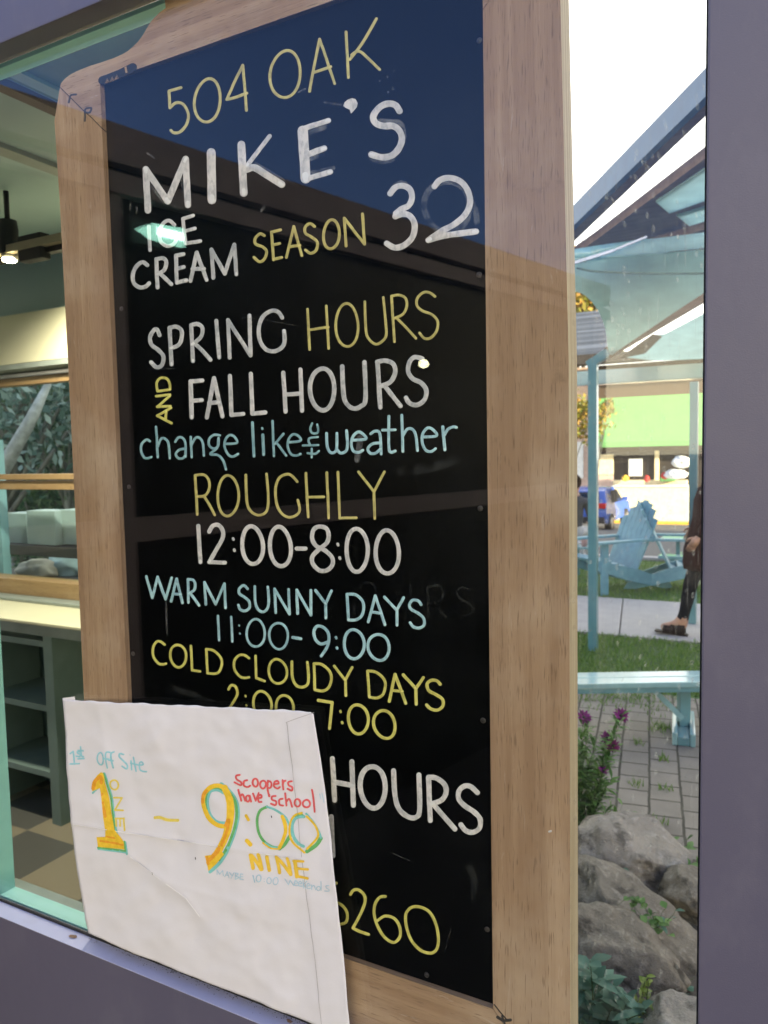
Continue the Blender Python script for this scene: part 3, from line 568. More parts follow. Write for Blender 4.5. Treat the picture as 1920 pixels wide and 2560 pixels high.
NOTE=[
("1st off site","ink_cyan",(160,1840,.18083),23,["l 82,245 120,215 148,385","l 90,385 215,380","c 225,225 182,215 182,240 220,255 215,285 165,280","c 225,150 240,270 270,285","l 190,200 265,205","l 190,315 280,310",
 "= off","e 525,305,48,83,0","c 660,215 620,210 605,260 622,430","l 585,300 650,305","c 712,210 677,230 677,290 702,430","l 652,320 702,330",
 "= site","c 835,250 790,235 785,280 840,340 885,400 875,450 820,410","l 935,340 945,460","d 922,258,9","l 970,290 1010,480","l 930,370 1030,390","c 1050,395 1112,385 1090,350 1060,370 1065,450 1105,480 1155,485"]),
("1","ink_teal",(160,1840,.18083),40,["w30 c 575,510 610,620 665,850 715,1100 768,1430","w32 l 868,1460 888,1620","w34 l 490,1550 885,1600","w26 l 402,785 485,705"]),
("1","ink_green",(160,1840,.18083),40,["w26 c 562,510 597,620 650,850 700,1100 752,1420","w26 l 855,1450 868,1580","w26 l 485,1535 860,1580"]),
("1","ink_yellow",(160,1840,.18083),40,["p 395,762 405,640 470,540 530,490 560,510 580,640 725,1280 745,1430 845,1445 855,1560 480,1525 465,1390 585,1385 590,1310 500,720 462,690"]),
("1","ink_orange",(160,1840,.18083),40,["w55 c 410,720 440,620 520,560 525,640","w40 c 530,800 560,980 590,1100","w34 l 520,1440 835,1490","w26 l 610,1380 720,1400"]),
("one","ink_lemon",(160,1840,.18083),24,["e 708,668,54,70,-5","l 690,850 812,850 718,1015 830,1020","l 732,1128 850,1128","l 740,1135 747,1230","l 795,1135 800,1230","l 846,1130 860,1290"]),
("dash","ink_lemon",(160,1840,.18083),42,["c 1260,1128 1340,1125 1440,1158 1580,1162"]),
("9","ink_teal",(480,1900,.217),40,["w40 c 340,275 432,340 502,440 528,580 512,760 445,980 345,1160 222,1278","w40 c 375,370 300,338 222,355 190,450 195,560 232,645 305,710 385,722"]),
("9","ink_green",(480,1900,.217),40,["w34 c 340,285 420,345 490,445 514,580 498,760 428,980 328,1140","w24 c 360,345 300,318 210,340 172,450 178,560 215,655 295,722"]),
("9","ink_yellow",(480,1900,.217),60,["w52 c 390,760 300,740 200,650 143,520 148,400 220,312 310,292 390,322","w80 c 385,320 435,420 450,560 435,720 395,880 310,1050 215,1170","p 160,1095 265,1080 330,1010 380,1080 290,1190 205,1270 185,1190"]),
("9","ink_orange",(480,1900,.217),40,["w36 c 395,745 430,680 415,800 380,900","w40 c 130,480 140,400 180,350","w50 c 370,930 310,1040 215,1140","w30 l 185,1110 200,1190"]),
("00","ink_green",(480,1900,.217),32,["c 870,535 790,580 755,680 770,820 830,930 920,990 1010,1005","w40 c 1140,860 1080,960 1015,1018","w46 c 1480,905 1430,980 1330,1048","w36 c 1190,650 1240,630 1285,655"]),
("00","ink_teal",(480,1900,.217),24,["c 870,535 970,575 1070,660 1130,770 1140,860","w34 c 1280,655 1200,668 1155,740 1165,850 1222,950 1288,992","w24 c 1312,622 1400,720 1462,820 1482,900","w18 c 850,950 930,995 1010,1000"]),
("00","ink_yellow",(480,1900,.217),26,["w40 c 1040,650 1085,790 1060,910 1015,1000","w18 c 820,950 910,1010 1010,1020","w24 c 1262,612 1180,640 1132,720 1132,850 1180,960 1300,1062","w26 c 1320,652 1425,760 1450,880 1330,1020","w36 l 622,642 650,688","w46 l 642,922 682,968"]),
("nine","ink_gold",(480,1900,.217),40,["l 685,1085 712,1240","l 700,1090 803,1255","l 772,1085 810,1255","l 867,1112 893,1268","l 977,1112 1010,1295","l 985,1120 1140,1308","l 1102,1132 1145,1312","w46 l 1190,1165 1215,1335","w30 l 1175,1160 1290,1160","w30 l 1190,1242 1340,1255","w30 l 1210,1335 1338,1358"]),
("scoopers have school","ink_red",(480,1900,.217),22,["c 560,165 520,175 525,215 575,250 570,285 500,250","c 640,230 608,240 605,290 645,310 670,295","e 728,262,30,46,0","e 815,285,33,46,0","c 872,240 868,330 888,415","e 888,285,26,40,0",
 "c 950,278 1000,268 985,240 950,255 945,305 985,328 1015,310","l 1045,232 1055,338","c 1050,275 1060,245 1078,238","c 1150,245 1110,255 1115,290 1155,315 1150,352 1102,330",
 "= have","l 542,338 570,468","c 560,420 588,392 615,468","e 645,443,22,34,0","l 665,412 682,478","l 700,388 735,468 765,382","c 762,440 803,430 790,402 762,420 770,478 805,480",
 "= school","w16 l 893,398 895,420","c 965,415 925,420 925,455 970,475 965,518 915,500","c 1045,445 1010,455 1010,510 1050,525","l 1075,382 1087,525","c 1087,482 1120,450 1150,540","e 1212,495,33,43,0","e 1312,508,40,42,0","l 1376,348 1410,598"]),
("maybe 10:00 weekends","ink_blue",(480,1900,.217),9,["l 300,1310 295,1255 330,1310 365,1265 375,1325","l 390,1335 420,1275 440,1345","l 400,1315 435,1318","l 445,1285 475,1320","l 500,1285 465,1350","l 515,1290 515,1360","c 515,1290 550,1300 520,1325 560,1340 515,1362","l 600,1305 575,1300 570,1365 605,1368","l 572,1330 600,1335",
 "= ten","w13 l 715,1320 737,1395","w12 e 780,1355,25,40,0","d 840,1362,6","d 842,1392,6","e 895,1385,25,35,0","e 970,1390,28,40,0",
 "= weekends","l 1075,1365 1120,1430 1140,1375 1180,1440 1195,1380","c 1188,1415 1225,1410 1205,1385 1187,1410 1195,1440 1230,1440","c 1235,1420 1272,1415 1252,1390 1234,1415 1242,1447 1277,1447","l 1285,1380 1290,1470","l 1330,1390 1290,1430 1320,1480","c 1330,1445 1367,1440 1347,1415 1329,1440 1337,1472 1372,1472",
 "l 1382,1435 1387,1488","c 1387,1460 1410,1440 1430,1490","e 1462,1475,20,25,0","l 1490,1395 1492,1500","c 1585,1440 1550,1445 1555,1470 1585,1485 1580,1505 1530,1505"]),
("quote marks","ink_blue",(480,1900,.217),9,["l 1465,395 1480,450","l 1490,385 1518,490"]),
]
# ================================================================== THE SHOP FRONT
GY = 0.020                     # front of the pane
PF = -0.0125                   # front of the plum frame
win = thing('shop_window', 'large shop window in a dusky plum frame with mint inner trim', 'window')
bx('head_rail', (-1.75, 0.30, PF, 0.028, 2.145, 2.80), 'plum', win, 0.002)
bx('right_post', (-0.0821, 0.30, PF, 0.028, -0.30, 2.145), 'plum', win, 0.002)
bx('apron', (-1.75, -0.0821, PF, 0.028, -0.30, 0.708), 'plum', win, 0.003)
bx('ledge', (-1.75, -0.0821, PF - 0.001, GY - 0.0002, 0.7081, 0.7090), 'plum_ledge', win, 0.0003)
bx('pane', (-1.74, -0.084, GY, GY + 0.006, 0.7092, 2.1445), 'glass', win)
bx('gasket', (-0.0866, -0.0822, GY - 0.004, GY - 0.0005, 0.7085, 2.1445), 'dark', win)
bx('bottom_gasket', (-1.74, -0.092, GY - 0.003, GY - 0.0005, 0.7085, 0.7135), 'dark', win)
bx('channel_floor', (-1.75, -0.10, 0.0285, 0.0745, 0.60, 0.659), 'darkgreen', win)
bx('inner_sill', (-1.347, -0.10, 0.075, 0.108, 0.60, 0.6675), 'mint', win, 0.001)
bx('inner_head', (-1.347, -0.78, 0.075, 0.102, 2.174, 2.34), 'mint', win, 0.001)
bx('inner_jamb', (-1.44, -1.3475, 0.075, 0.108, 0.60, 2.34), 'mint', win, 0.001)
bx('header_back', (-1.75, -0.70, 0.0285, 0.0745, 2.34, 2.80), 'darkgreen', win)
# grit and dead leaf lying on the ledge
def flake(name, px, py, r, mat, label):
    p = at(px, py, 2, 0.7094); bm = bmesh.new()
    n = 7; vs = [bm.verts.new((p.x + r * math.cos(k * 6.283 / n) * random.uniform(0.6, 1.5), p.y + r * 0.6 * math.sin(k * 6.283 / n) * random.uniform(0.6, 1.1), 0.7088 + random.uniform(0, 0.002))) for k in range(n)]
    c = bm.verts.new((p.x, p.y, 0.7115))
    for k in range(n): bm.faces.new((vs[k], vs[(k + 1) % n], c))
    return tag(mesh(name, bm, mat, smooth=True), label, 'leaf')
M['deadleaf'] = plain('dry leaf', (0.22, 0.13, 0.08), 0.8)
flake('dry_leaf', 183, 2341, 0.010, 'deadleaf', 'small dry brown leaf flake on the lilac ledge left of the paper notice')
flake('dry_petal', 724, 2553, 0.006, M['deadleaf'], 'tiny curled brown petal on the ledge below the paper notice')
bm = bmesh.new()
for k in range(420):
    t = random.random() ** 0.7; p0 = at(225, 2345, 2, 0.7085); p1 = at(800, 2575, 2, 0.7085)
    p = p0.lerp(p1, random.random()); y = p.y - abs(random.gauss(0, 0.006)) + 0.004; x = p.x; r = random.uniform(0.0002, 0.0009)
    if not (PF + 0.001 < y < GY - 0.001): continue
    vs = [bm.verts.new((x + r * random.uniform(0.5, 1.6) * math.cos(a), y + r * random.uniform(0.5, 1.6) * math.sin(a), 0.7092 + r * 0.3)) for a in (0, 1.3, 2.6, 3.9, 5.2)]
    tp = bm.verts.new((x, y, 0.7092 + r * 1.3))
    for i in range(5): bm.faces.new((vs[i], vs[(i + 1) % 5], tp))
setting(mesh('grit', bm, M['earth']), 'stuff')

# ================================================================== SANDWICH BOARD
BY = 0.035; FY = BY - 0.008; BK = FY + 0.036
board = thing('sandwich_board', 'tall chalkboard sign with painted hours in a weathered wooden frame', 'sign')
PX0, PX1, PZ0, PZ1 = -0.925, -0.322, 0.817, 2.063
def fpt(px, py, y=None):
    return at(px, py, 1, FY if y is None else y)
def edge_face(bm, mi=1):
    bm.normal_update()
    for f in bm.faces:
        if abs(f.normal.x) > 0.9: f.material_index = mi
XM = (PX0 + PX1) / 2
outer = [(150, 218), (152, 209), (162, 197), (175, 187), (192, 178), (221, 166), (253, 156), (285, 145), (305, 136), (319, 128), (332, 117), (345, 104), (357, 88), (368, 69), (377, 54), (386, 44), (398, 32), (414, 20)]
o3 = [fpt(*q) for q in outer]
left = [(p.x, p.z) for p in o3] + [(-0.80, 2.235), (-0.74, 2.258), (-0.68, 2.268), (XM, 2.270)]
jl = (PX0 - 0.001, 1.998)
right = [(2 * XM - x, z) for x, z in left[::-1]][1:]
right = [(min(x, -0.2255), z) for x, z in right]
poly = [(x, FY, z) for x, z in left + right] + [(PX1 + 0.001, FY, 1.998), (PX1 + 0.001, FY, PZ1), (PX0 - 0.001, FY, PZ1), (jl[0], FY, jl[1])]
bm = bmesh.new(); prism(bm, poly, (0, BK - FY, 0)); mesh('top_rail', bm, 'wood_x', board)
lo = left[0]
bm = bmesh.new(); prism(bm, [(lo[0] - 0.0005, FY, lo[1] - 0.0012), (jl[0], FY, jl[1] - 0.0012), (PX0 - 0.001, FY, PZ0), (PX0 - 0.001, FY, 0.6615), (-1.028, FY, 0.6615), (-1.0245, FY, 1.6), (-1.0255, FY, 1.9), (-1.0285, FY, 2.03)], (0, BK - FY, 0))
mesh('left_stile', bm, 'wood_z', board)
ro = right[-1]
bm = bmesh.new(); prism(bm, [(PX1 + 0.001, FY, 1.9968), (ro[0], FY, ro[1] - 0.0012), (-0.2250, FY, 1.6), (-0.2250, FY, 0.6615), (PX1 + 0.038, FY, 0.776), (PX1 + 0.001, FY, PZ0)], (0, BK - FY, 0))
edge_face(bm)
mesh('right_stile', bm, ['wood_z', 'ply'], board)
bm = bmesh.new(); prism(bm, [(PX0 - 0.0002, FY, PZ0), (PX1 + 0.0002, FY, PZ0 - 0.001), (PX1 + 0.037, FY, 0.7755), (-0.2262, FY, 0.6615), (PX0 - 0.0002, FY, 0.6615)], (0, BK - FY, 0))
mesh('bottom_rail', bm, 'wood_x', board)
panel = bx('chalkboard_panel', (PX0 - 0.0005, PX1 + 0.0005, BY, BY + 0.008, PZ0 - 0.0005, PZ1 + 0.0005), 'board', board)
putb = lambda x, y, h: at(x, y, 1, BY - 0.00015 - h)
WORD0 = {'MIK': 'name', "E'S": 'name', 'NY DAYS': 'sunny', 'UDY DAYS': 'cloudy'}
def words(first, items):
    out = [[first, []]]
    for it in items:
        if it.startswith('= '): out.append([it[2:], []])
        else: out[-1][1].append(it)
    return out
bms = {}
for ei, (nm, mt, org, w, items) in enumerate(TEXT):
    for wd, its in ([(nm + str(ei) + '_%d' % k, [i_]) for k, i_ in enumerate(items)] if nm == 'drips' else words(WORD0.get(nm, nm if nm in ('SEASON', 'ROUGHLY') else nm + str(ei)), items)):
        bm = bms.setdefault((wd, mt), bmesh.new())
        strokes(bm, org, w, its, putb, 0.00025 if mt not in ('ghost', 'faint') else 0.00006, pool=mt not in ('ghost', 'faint'))
    if nm == "E'S" and mt == 'white':      # leaf-shaped apostrophe
        q = [(458, 150), (470, 118), (495, 97), (530, 84), (560, 92), (578, 125), (570, 160), (545, 190), (522, 212), (512, 180), (480, 165)]
        vs = [bm.verts.new(putb(720 + .30139 * a, 220 + .30139 * b, 0.0002)) for a, b in q]; bm.faces.new(vs)
for (ln, mt), bm in bms.items():
    mesh('paint_smudge' if mt in ('ghost', 'faint') else 'lettering', bm, mt if mt in ('ghost', 'faint') else [mt, mt + '_pool'], panel)
# screws round the panel edge, the hanger slot, corner staples and cracks
def disc(bm, c, r, h, n=14):
    lathe_pts = [(r, 0), (r, h * 0.6), (r * 0.7, h)]
    rings = []
    for rr, hh in lathe_pts: rings.append([bm.verts.new((c.x + rr * math.cos(6.2832 * k / n), c.y - hh, c.z + rr * math.sin(6.2832 * k / n))) for k in range(n)])
    for a, b in zip(rings, rings[1:]):
        for k in range(n): bm.faces.new((a[k], a[(k + 1) % n], b[(k + 1) % n], b[k]))
    bm.faces.new(rings[-1])
for px, py in ((304, 772), (323, 1217), (333, 1634), (1201, 1271), (1199, 102), (1198, 687), (1208, 1801), (1218, 2323), (1067, 2437)):
    bm = bmesh.new(); disc(bm, at(px, py, 1, BY - 0.0001), 0.0034, 0.0012); mesh('screw', bm, 'steel', panel, True)
putf = lambda x, y, h: at(x, y, 1, FY - 0.0002 - h)
bm = bmesh.new(); ribbon(bm, [(256, 201), (270, 196), (300, 184), (332, 168)], 21, putf, 0.0004); mesh('hanger_slot', bm, 'dark', board)
bm = bmesh.new()
for a in ((268, 204), (280, 200), (292, 195)):
    vs = [bm.verts.new(putf(a[0] + dx, a[1] + dy, 0.0008)) for dx, dy in ((-6, 5), (0, -9), (6, 1))]; bm.faces.new(vs)
vs = [bm.verts.new(putf(*q, 0.0009)) for q in ((311, 168), (316, 166), (319, 181), (314, 183))]; bm.faces.new(vs)
mesh('sawtooth_hanger', bm, 'wood_x', board)
bm = bmesh.new(); ribbon(bm, [(151, 219), (172, 240), (192, 260), (208, 276), (232, 297), (252, 318), (266, 330)], 2.0, putf, 0.0002)
ribbon(bm, [(1236, 2512), (1250, 2530), (1266, 2548)], 3.0, putf, 0.0002); mesh('mitre_crack', bm, 'dark', board)
for q in (((172, 256), (174, 247), (177, 238), (190, 236)), ((212, 302), (213, 290), (212, 277), (216, 271), (228, 270), (224, 281), (214, 281))):
    bm = bmesh.new(); ribbon(bm, catmull(list(q)), 5.0, putf, 0.0003); mesh('corner_staple', bm, 'steel', board)
bm = bmesh.new(); ribbon(bm, [(1244, 2543), (1258, 2552), (1276, 2550)], 8, putf, 0.0004); ribbon(bm, [(1255, 2540), (1262, 2560)], 5, putf, 0.0004); mesh('splinter', bm, 'steel', board)
bm = bmesh.new(); ribbon(bm, [(1373, 2079), (1377, 2078)], 5, putf, 0.0003); mesh('paint_fleck', bm, 'white', board)

# ================================================================== PAPER NOTICE taped to the outside of the pane, standing on the ledge
pa, pb, pc = Vector((-1, 0.0125, 1.16)), Vector((0, 0.0125, 1.16)), Vector((-1, -0.0020, 0.708))
def seg_d(x, y, a, b):
    vx, vy = b[0] - a[0], b[1] - a[1]; L2 = vx * vx + vy * vy; t = max(0, min(1, ((x - a[0]) * vx + (y - a[1]) * vy) / L2))
    return math.hypot(x - a[0] - vx * t, y - a[1] - vy * t)
CREASES = [((185, 2058), (420, 2095), 6, 0.5), ((420, 2095), (760, 2148), 6, 0.5), ((245, 1760), (275, 1900), 14, 0.8), ((240, 2010), (330, 2140), 22, 0.9), ((330, 2140), (470, 2240), 18, 1.1), ((470, 2240), (505, 2290), 10, 0.9), ((430, 2205), (610, 2260), 30, 1.0),
           ((375, 1800), (420, 1900), 26, 0.9), ((420, 1900), (560, 2020), 34, 0.8), ((300, 2000), (250, 1850), 30, 0.7), ((300, 2300), (380, 2200), 22, 0.7), ((520, 1790), (640, 1850), 40, 0.6), ((600, 2280), (760, 2330), 26, 0.6), ((340, 2380), (420, 2300), 20, 0.6), ((640, 2440), (720, 2500), 30, 0.6)]
def crumple(x, y):
    h = 0.0036 * noise.noise(Vector((x / 170, y / 210, 1.7))) + 0.0024 * noise.noise(Vector((x / 70, y / 85, 5.1))) + 0.0009 * noise.noise(Vector((x / 28, y / 34, 9.1)))
    for a, b, s, k in CREASES:
        d = seg_d(x, y, a, b)
        if d < 4 * s: h += 0.0018 * k * math.exp(-(d / s) ** 1.2)
    return h
def flap_x(y): return 716 + (y - 1805) * 0.1185
def pput(x, y, h=0.0):
    p = on_plane(x, y, pa, pb, pc)
    k = crumple(x, y)
    if x > flap_x(y): k += 0.0004
    p.y -= k + h
    return p
def quad_px(u, v):
    tl, tr, br_, bl = (157, 1748), (783, 1779), (880, 2600), (218, 2335)
    a = (tl[0] + (tr[0] - tl[0]) * u, tl[1] + (tr[1] - tl[1]) * u); b = (bl[0] + (br_[0] - bl[0]) * u, bl[1] + (br_[1] - bl[1]) * u)
    bow = 4 * v * (1 - v)
    x = a[0] + (b[0] - a[0]) * v + (-10 * bow * (1 - u) + 6 * bow * u); y = a[1] + (b[1] - a[1]) * v
    return x, y
notice = thing('paper_notice', 'crumpled white paper notice with coloured felt pen hours, standing on the ledge against the glass', 'notice')
bm = bmesh.new(); NU, NV = 110, 120
gr = [[None] * (NU + 1) for _ in range(NV + 1)]
for j in range(NV + 1):
    for i in range(NU + 1):
        x, y = quad_px(i / NU, j / NV)
        if j == 0 and i == NU: x, y = x - 5, y + 3
        if j == 0: y += 1.2 * math.sin(i * 0.31) + 0.8 * math.sin(i * 0.83)
        gr[j][i] = bm.verts.new(pput(x, y))
for j in range(NV):
    for i in range(NU): bm.faces.new((gr[j][i], gr[j + 1][i], gr[j + 1][i + 1], gr[j][i + 1]))
sheet = mesh('sheet', bm, 'paper', notice, True)
sd = sheet.modifiers.new('thickness', 'SOLIDIFY'); sd.thickness = 0.0003; sd.offset = 1
# inner layer that peeps out at the top left, and the glued seam with its folded corner on the right
bm = bmesh.new(); vs = [bm.verts.new(on_plane(*q, pa, pb, pc) + Vector((0, 0.0016, 0))) for q in ((154, 1746), (185, 1742), (190, 1775), (160, 1790))]; bm.faces.new(vs); mesh('back_layer', bm, 'paper', notice)
bm = bmesh.new()
ribbon(bm, [(716 + (y - 1805) * 0.1185 + 1.2 * math.sin(y / 90), y) for y in range(1806, 2596, 12)], 1.6, lambda x, y, h: pput(x, y, h + 0.0006), 0.0001)
ribbon(bm, [(715, 1806), (745, 1795), (786, 1781)], 1.4, lambda x, y, h: pput(x, y, h + 0.0006), 0.0001)
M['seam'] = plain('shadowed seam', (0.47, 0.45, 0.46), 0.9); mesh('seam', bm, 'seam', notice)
bm = bmesh.new()
ribbon(bm, [(186, 2060), (300, 2077), (420, 2095), (560, 2117), (700, 2140), (760, 2149)], 2.2, lambda x, y, h: pput(x, y, h + 0.0006), 0.0002)
ribbon(bm, [(330, 2140), (395, 2190), (470, 2240), (503, 2288)], 1.6, lambda x, y, h: pput(x, y, h + 0.0006), 0.0002)
mesh('fold_line', bm, 'crease', notice)
nb = {}
lift = 0.0007
for nm, mt, org, w, items in NOTE:
    lift += 0.00004
    for wd, its in words(nm, items):
        bm = nb.setdefault((wd, mt), bmesh.new())
        strokes(bm, org, w, its, lambda x, y, h: pput(x, y, h), 0.00005, lift)
for (nm, mt), bm in nb.items(): mesh('lettering', bm, mt, notice)
bm = bmesh.new()
for px, py in ((491, 2142), (384, 2180), (680, 2039)):
    ribbon(bm, [(px, py), (px + 0.6, py + 4)], 2.2, lambda x, y, h: pput(x, y, h + 0.0009), 0.0001)
mesh('ink_spot', bm, 'dark', notice)
# ================================================================== INSIDE THE SHOP
YW = 1.55
def zat(py, y=YW, px=100): return at(px, py, 1, y).z
room = thing('shop_building', 'ice cream shop building with sage walls and beamed ceiling seen through the pane', 'building')
bx('front_wall', (-3.80, -1.7505, 0.0, 0.108, -0.30, 2.80), 'plum', room)
bx('right_wall', (-0.78, -0.70, 0.1085, YW + 0.12, -0.30, 2.80), 'sage', room)
bx('left_wall', (-4.6, -4.5, 0.1085, YW + 0.12, -0.30, 2.80), 'sage', room)
bx('under_wall', (-1.75, -0.7805, 0.1085, 0.16, -0.0, 0.64), 'greygreen', room)
bx('back_wall_low', (-4.4995, -0.7805, YW, YW + 0.12, 0.0, zat(1512)), 'greygreen', room)
bx('soffit', (-4.4995, -0.7805, YW - 0.10, YW + 0.12, zat(913), zat(792)), 'cream', room, 0.003)
bx('soffit_base', (-4.4995, -0.7805, YW - 0.10, YW + 0.12, zat(926), zat(913) - 0.001), 'greygreen', room)
bx('back_wall_high', (-4.4995, -0.7805, YW + 0.02, YW + 0.12, zat(792) + 0.001, 2.45), 'sage', room)
bx('roof', (-4.75, -0.72, 0.11, YW + 0.12, 2.58, 2.80), 'brownbeam', room)
ceil = setting(bx('ceiling', (-4.4995, -0.7805, 0.109, YW + 0.119, 2.4505, 2.57), 'sage'))
xa = (at(41, 190, 2, 2.45).x + at(139, 270, 2, 2.45).x) / 2; xb = (at(0, 225, 2, 2.43).x + at(139, 297, 2, 2.43).x) / 2; xc = (at(0, 304, 2, 2.45).x + at(145, 380, 2, 2.45).x) / 2
bx('ceiling_beam', (min(xa, xb), max(xa, xb), 0.109, YW + 0.019, 2.43, 2.4502), 'brownbeam', room)
bx('ceiling_beam', (xc - 0.16, xc - 0.10, 0.109, YW + 0.019, 2.435, 2.4502), 'greygreen', room)
bx('ceiling_panel', (max(xa, xb) + 0.02, -0.7805, 0.109, YW + 0.019, 2.44, 2.4502), 'darkgreen', room)
bx('ceiling_batten', (max(xa, xb) + 0.05, max(xa, xb) + 0.09, 0.109, YW + 0.019, 2.43, 2.4398), 'cubby', room)
setting(bx('floor', (-4.4995, -0.7805, 0.1605, YW + 0.119, -0.12, 0.0), 'checker'))
# serving hatch: two sliding sashes in pine
hatch = thing('serving_hatch', 'pine framed serving hatch window with two sashes in the back wall of the shop', 'window')
def rail(nm, y0, y1, mat, dy=0.0, th=0.05): return bx(nm, (-4.4995, -0.7805, YW - dy, YW - dy + th, zat(y1, YW - dy), zat(y0, YW - dy)), mat, hatch, 0.003)
rail('top_trim', 927, 938, 'chrome', 0.015)
rail('head_frame', 939, 958, 'pine_x', 0.02)
rail('sash_rail', 1185, 1199, 'pine_x', 0.025)
rail('sash_rail', 1202, 1224, 'pine_x', 0.010)
rail('sill', 1453, 1492, 'pine_x', 0.03, 0.10)
rail('sill_lip', 1496, 1503, 'mint', 0.035, 0.04)
bx('backsplash', (-4.4995, -0.7805, 1.44, YW - 0.0305, 0.8685, zat(1503, 1.44)), 'greygreen', hatch, 0.002)
bx('upper_pane', (-4.4995, -0.7805, YW + 0.010, YW + 0.014, zat(1185) , zat(958)), 'glass_in', hatch)
bx('lower_pane', (-4.4995, -0.7805, YW + 0.030, YW + 0.034, zat(1453), zat(1224)), 'glass_in', hatch)
# counter and cubbies
CZ = 0.868
cnt = thing('counter', 'narrow cream topped counter below the serving hatch, over the cubby shelf', 'counter')
bx('countertop', (-4.4995, -0.7805, 1.17, YW - 0.002, CZ - 0.012, CZ), 'cream', cnt, 0.003)
bx('front_edge', (-4.4995, -0.7805, 1.178, 1.21, CZ - 0.055, CZ - 0.0125), 'greygreen', cnt)
cub = thing('cubby_shelf', 'slate green open cubby shelf standing on the checkered floor under the counter', 'shelf')
XR = -2.655; CF = 1.235; CBK = 1.53; XI = at(122, 1900, 1, CF).x; XL = XI - 0.40; TOP = CZ - 0.058
bx('side_panel', (XI + 0.002, XR, CF, CBK, 0.001, TOP), 'cubby', cub, 0.002)
bx('side_panel', (XL - 0.03, XL, CF, CBK, 0.001, TOP), 'cubby', cub, 0.002)
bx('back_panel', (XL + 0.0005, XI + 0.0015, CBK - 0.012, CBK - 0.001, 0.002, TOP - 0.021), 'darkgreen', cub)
for py in (1618, 1776, 1938, 2085):
    z1 = at(70, py - 20, 1, CF).z
    bx('shelf', (XL + 0.0005, XI + 0.0015, CF + 0.004, CBK - 0.013, z1 - 0.026, z1), 'cubby', cub, 0.002)
bm = bmesh.new(); box(bm, XI - 0.05, XI - 0.02, CF + 0.002, CF + 0.006, 0.02, TOP); 
bm.free()
# second unit further left
# track lights
tr = thing('track_light', 'black ceiling track with a lit spotlight head hanging from it', 'light')
tz = at(80, 622, 1, 1.0).z
M['trackwood'] = plain('pale batten', (0.42, 0.34, 0.22), 0.6)
bx('batten', (-3.6, -0.79, 0.955, 0.980, tz - 0.012, tz + 0.014), 'trackwood', tr)
bx('track', (-3.6, -0.79, 0.9805, 1.0095, tz - 0.030, tz + 0.006), 'black', tr)
hb = at(85, 625, 1, 0.98)
bm = bmesh.new(); box(bm, hb.x - 0.06, hb.x + 0.06, 0.96, 1.0, tz - 0.05, tz + 0.035, 0.006); mesh('power_feed', bm, 'black', tr)
hp = at(22, 615, 1, 0.98); hz0 = at(24, 650, 1, 0.98)
hd = bmesh.new(); lathe(hd, [(0.020, 0.0), (0.030, 0.02), (0.034, 0.10), (0.030, 0.13), (0.012, 0.135)], (0, 0, 0))
ho = mesh('spotlight', hd, 'black', tr); ho.location = (hz0.x, 0.98, hz0.z + 0.004)
hn = bmesh.new(); lathe(hn, [(0.009, 0), (0.009, 0.10)], (hz0.x, 0.98, hz0.z + 0.135), 8); mesh('stem', hn, 'black', tr)
M['lens'] = emit('lit lamp lens', (1.0, 0.85, 0.45), 9.0)
ln = bmesh.new(); lathe(ln, [(0.024, 0.0), (0.022, -0.008), (0.012, -0.012)], (0, 0, 0.0)); lo_ = mesh('lens', ln, 'lens', ho)
def spot(loc, rot, e, ang, col=(1.0, 0.91, 0.74)):
    l = bpy.data.lights.new('spotlight_beam', 'SPOT'); l.energy = e; l.spot_size = math.radians(ang); l.spot_blend = 0.7; l.shadow_soft_size = 0.03; l.color = col
    o = bpy.data.objects.new('spotlight_beam', l); COL.objects.link(o); o.location = loc; o.rotation_euler = rot; o.parent = tr
spot((hz0.x + 0.06, 0.98, hz0.z - 0.03), (math.radians(30), 0, 0), 17, 140)
spot((-1.35, 0.93, hz0.z - 0.03), (math.radians(-62), 0, 0), 9, 120)  # second beam without a lamp head, added to brighten the window's inner trim
# things seen through the hatch
def carton(px0, px1, py0, py1, y, label):
    a = at(px0, py1, 1, y); b = at(px1, py0, 1, y)
    bm = bmesh.new(); box(bm, a.x, b.x, y, y + 0.12, a.z, b.z, 0.004)
    return tag(mesh('paper_carton', bm, 'carton'), label, 'carton', 'white cartons behind the hatch')
carton(14, 65, 1284, 1362, 1.80, 'white carton on the shelf behind the hatch, leftmost of the three')
carton(70, 136, 1278, 1360, 1.75, 'white carton on the shelf behind the hatch, middle of the three')
carton(152, 222, 1276, 1360, 1.79, 'white carton on the shelf behind the hatch, beside the frame of the sandwich board')
zz = at(100, 1361, 1, 1.78).z - 0.0005
sh = thing('outdoor_shelf', 'dark shelf under the white cartons outside the hatch', 'shelf'); bx('shelf_board', (-4.2, -1.2, 1.72, 1.96, zz - 0.05, zz - 0.001), 'shopdark', sh)
for xx in (-4.1, -2.4, -1.3): bx('bracket', (xx, xx + 0.04, 1.67, 1.96, zz - 0.25, zz - 0.0505), 'shopdark', sh)
def bundle(px, py, y, r, mat, label, cat):
    c = at(px, py, 1, y); bm = bmesh.new(); bmesh.ops.create_icosphere(bm, subdivisions=4, radius=1)
    for v in bm.verts:
        q = v.co.copy(); k = 1 + 0.25 * noise.noise(q * 1.7 + Vector((px, 0, 0))) + 0.1 * noise.noise(q * 4)
        v.co = Vector((q.x * r[0] * k, q.y * r[1] * k, q.z * r[2] * k))
    o = mesh(cat.replace(' ', '_'), bm, mat, smooth=True); o.location = c; return tag(o, label, cat)
lz = at(100, 1450, 1, 1.9).z
M['bagpaper'] = plain('kraft paper', (0.46, 0.42, 0.32), 0.8); M['bluecloth'] = plain('pale blue cloth', (0.40, 0.52, 0.54), 0.8)
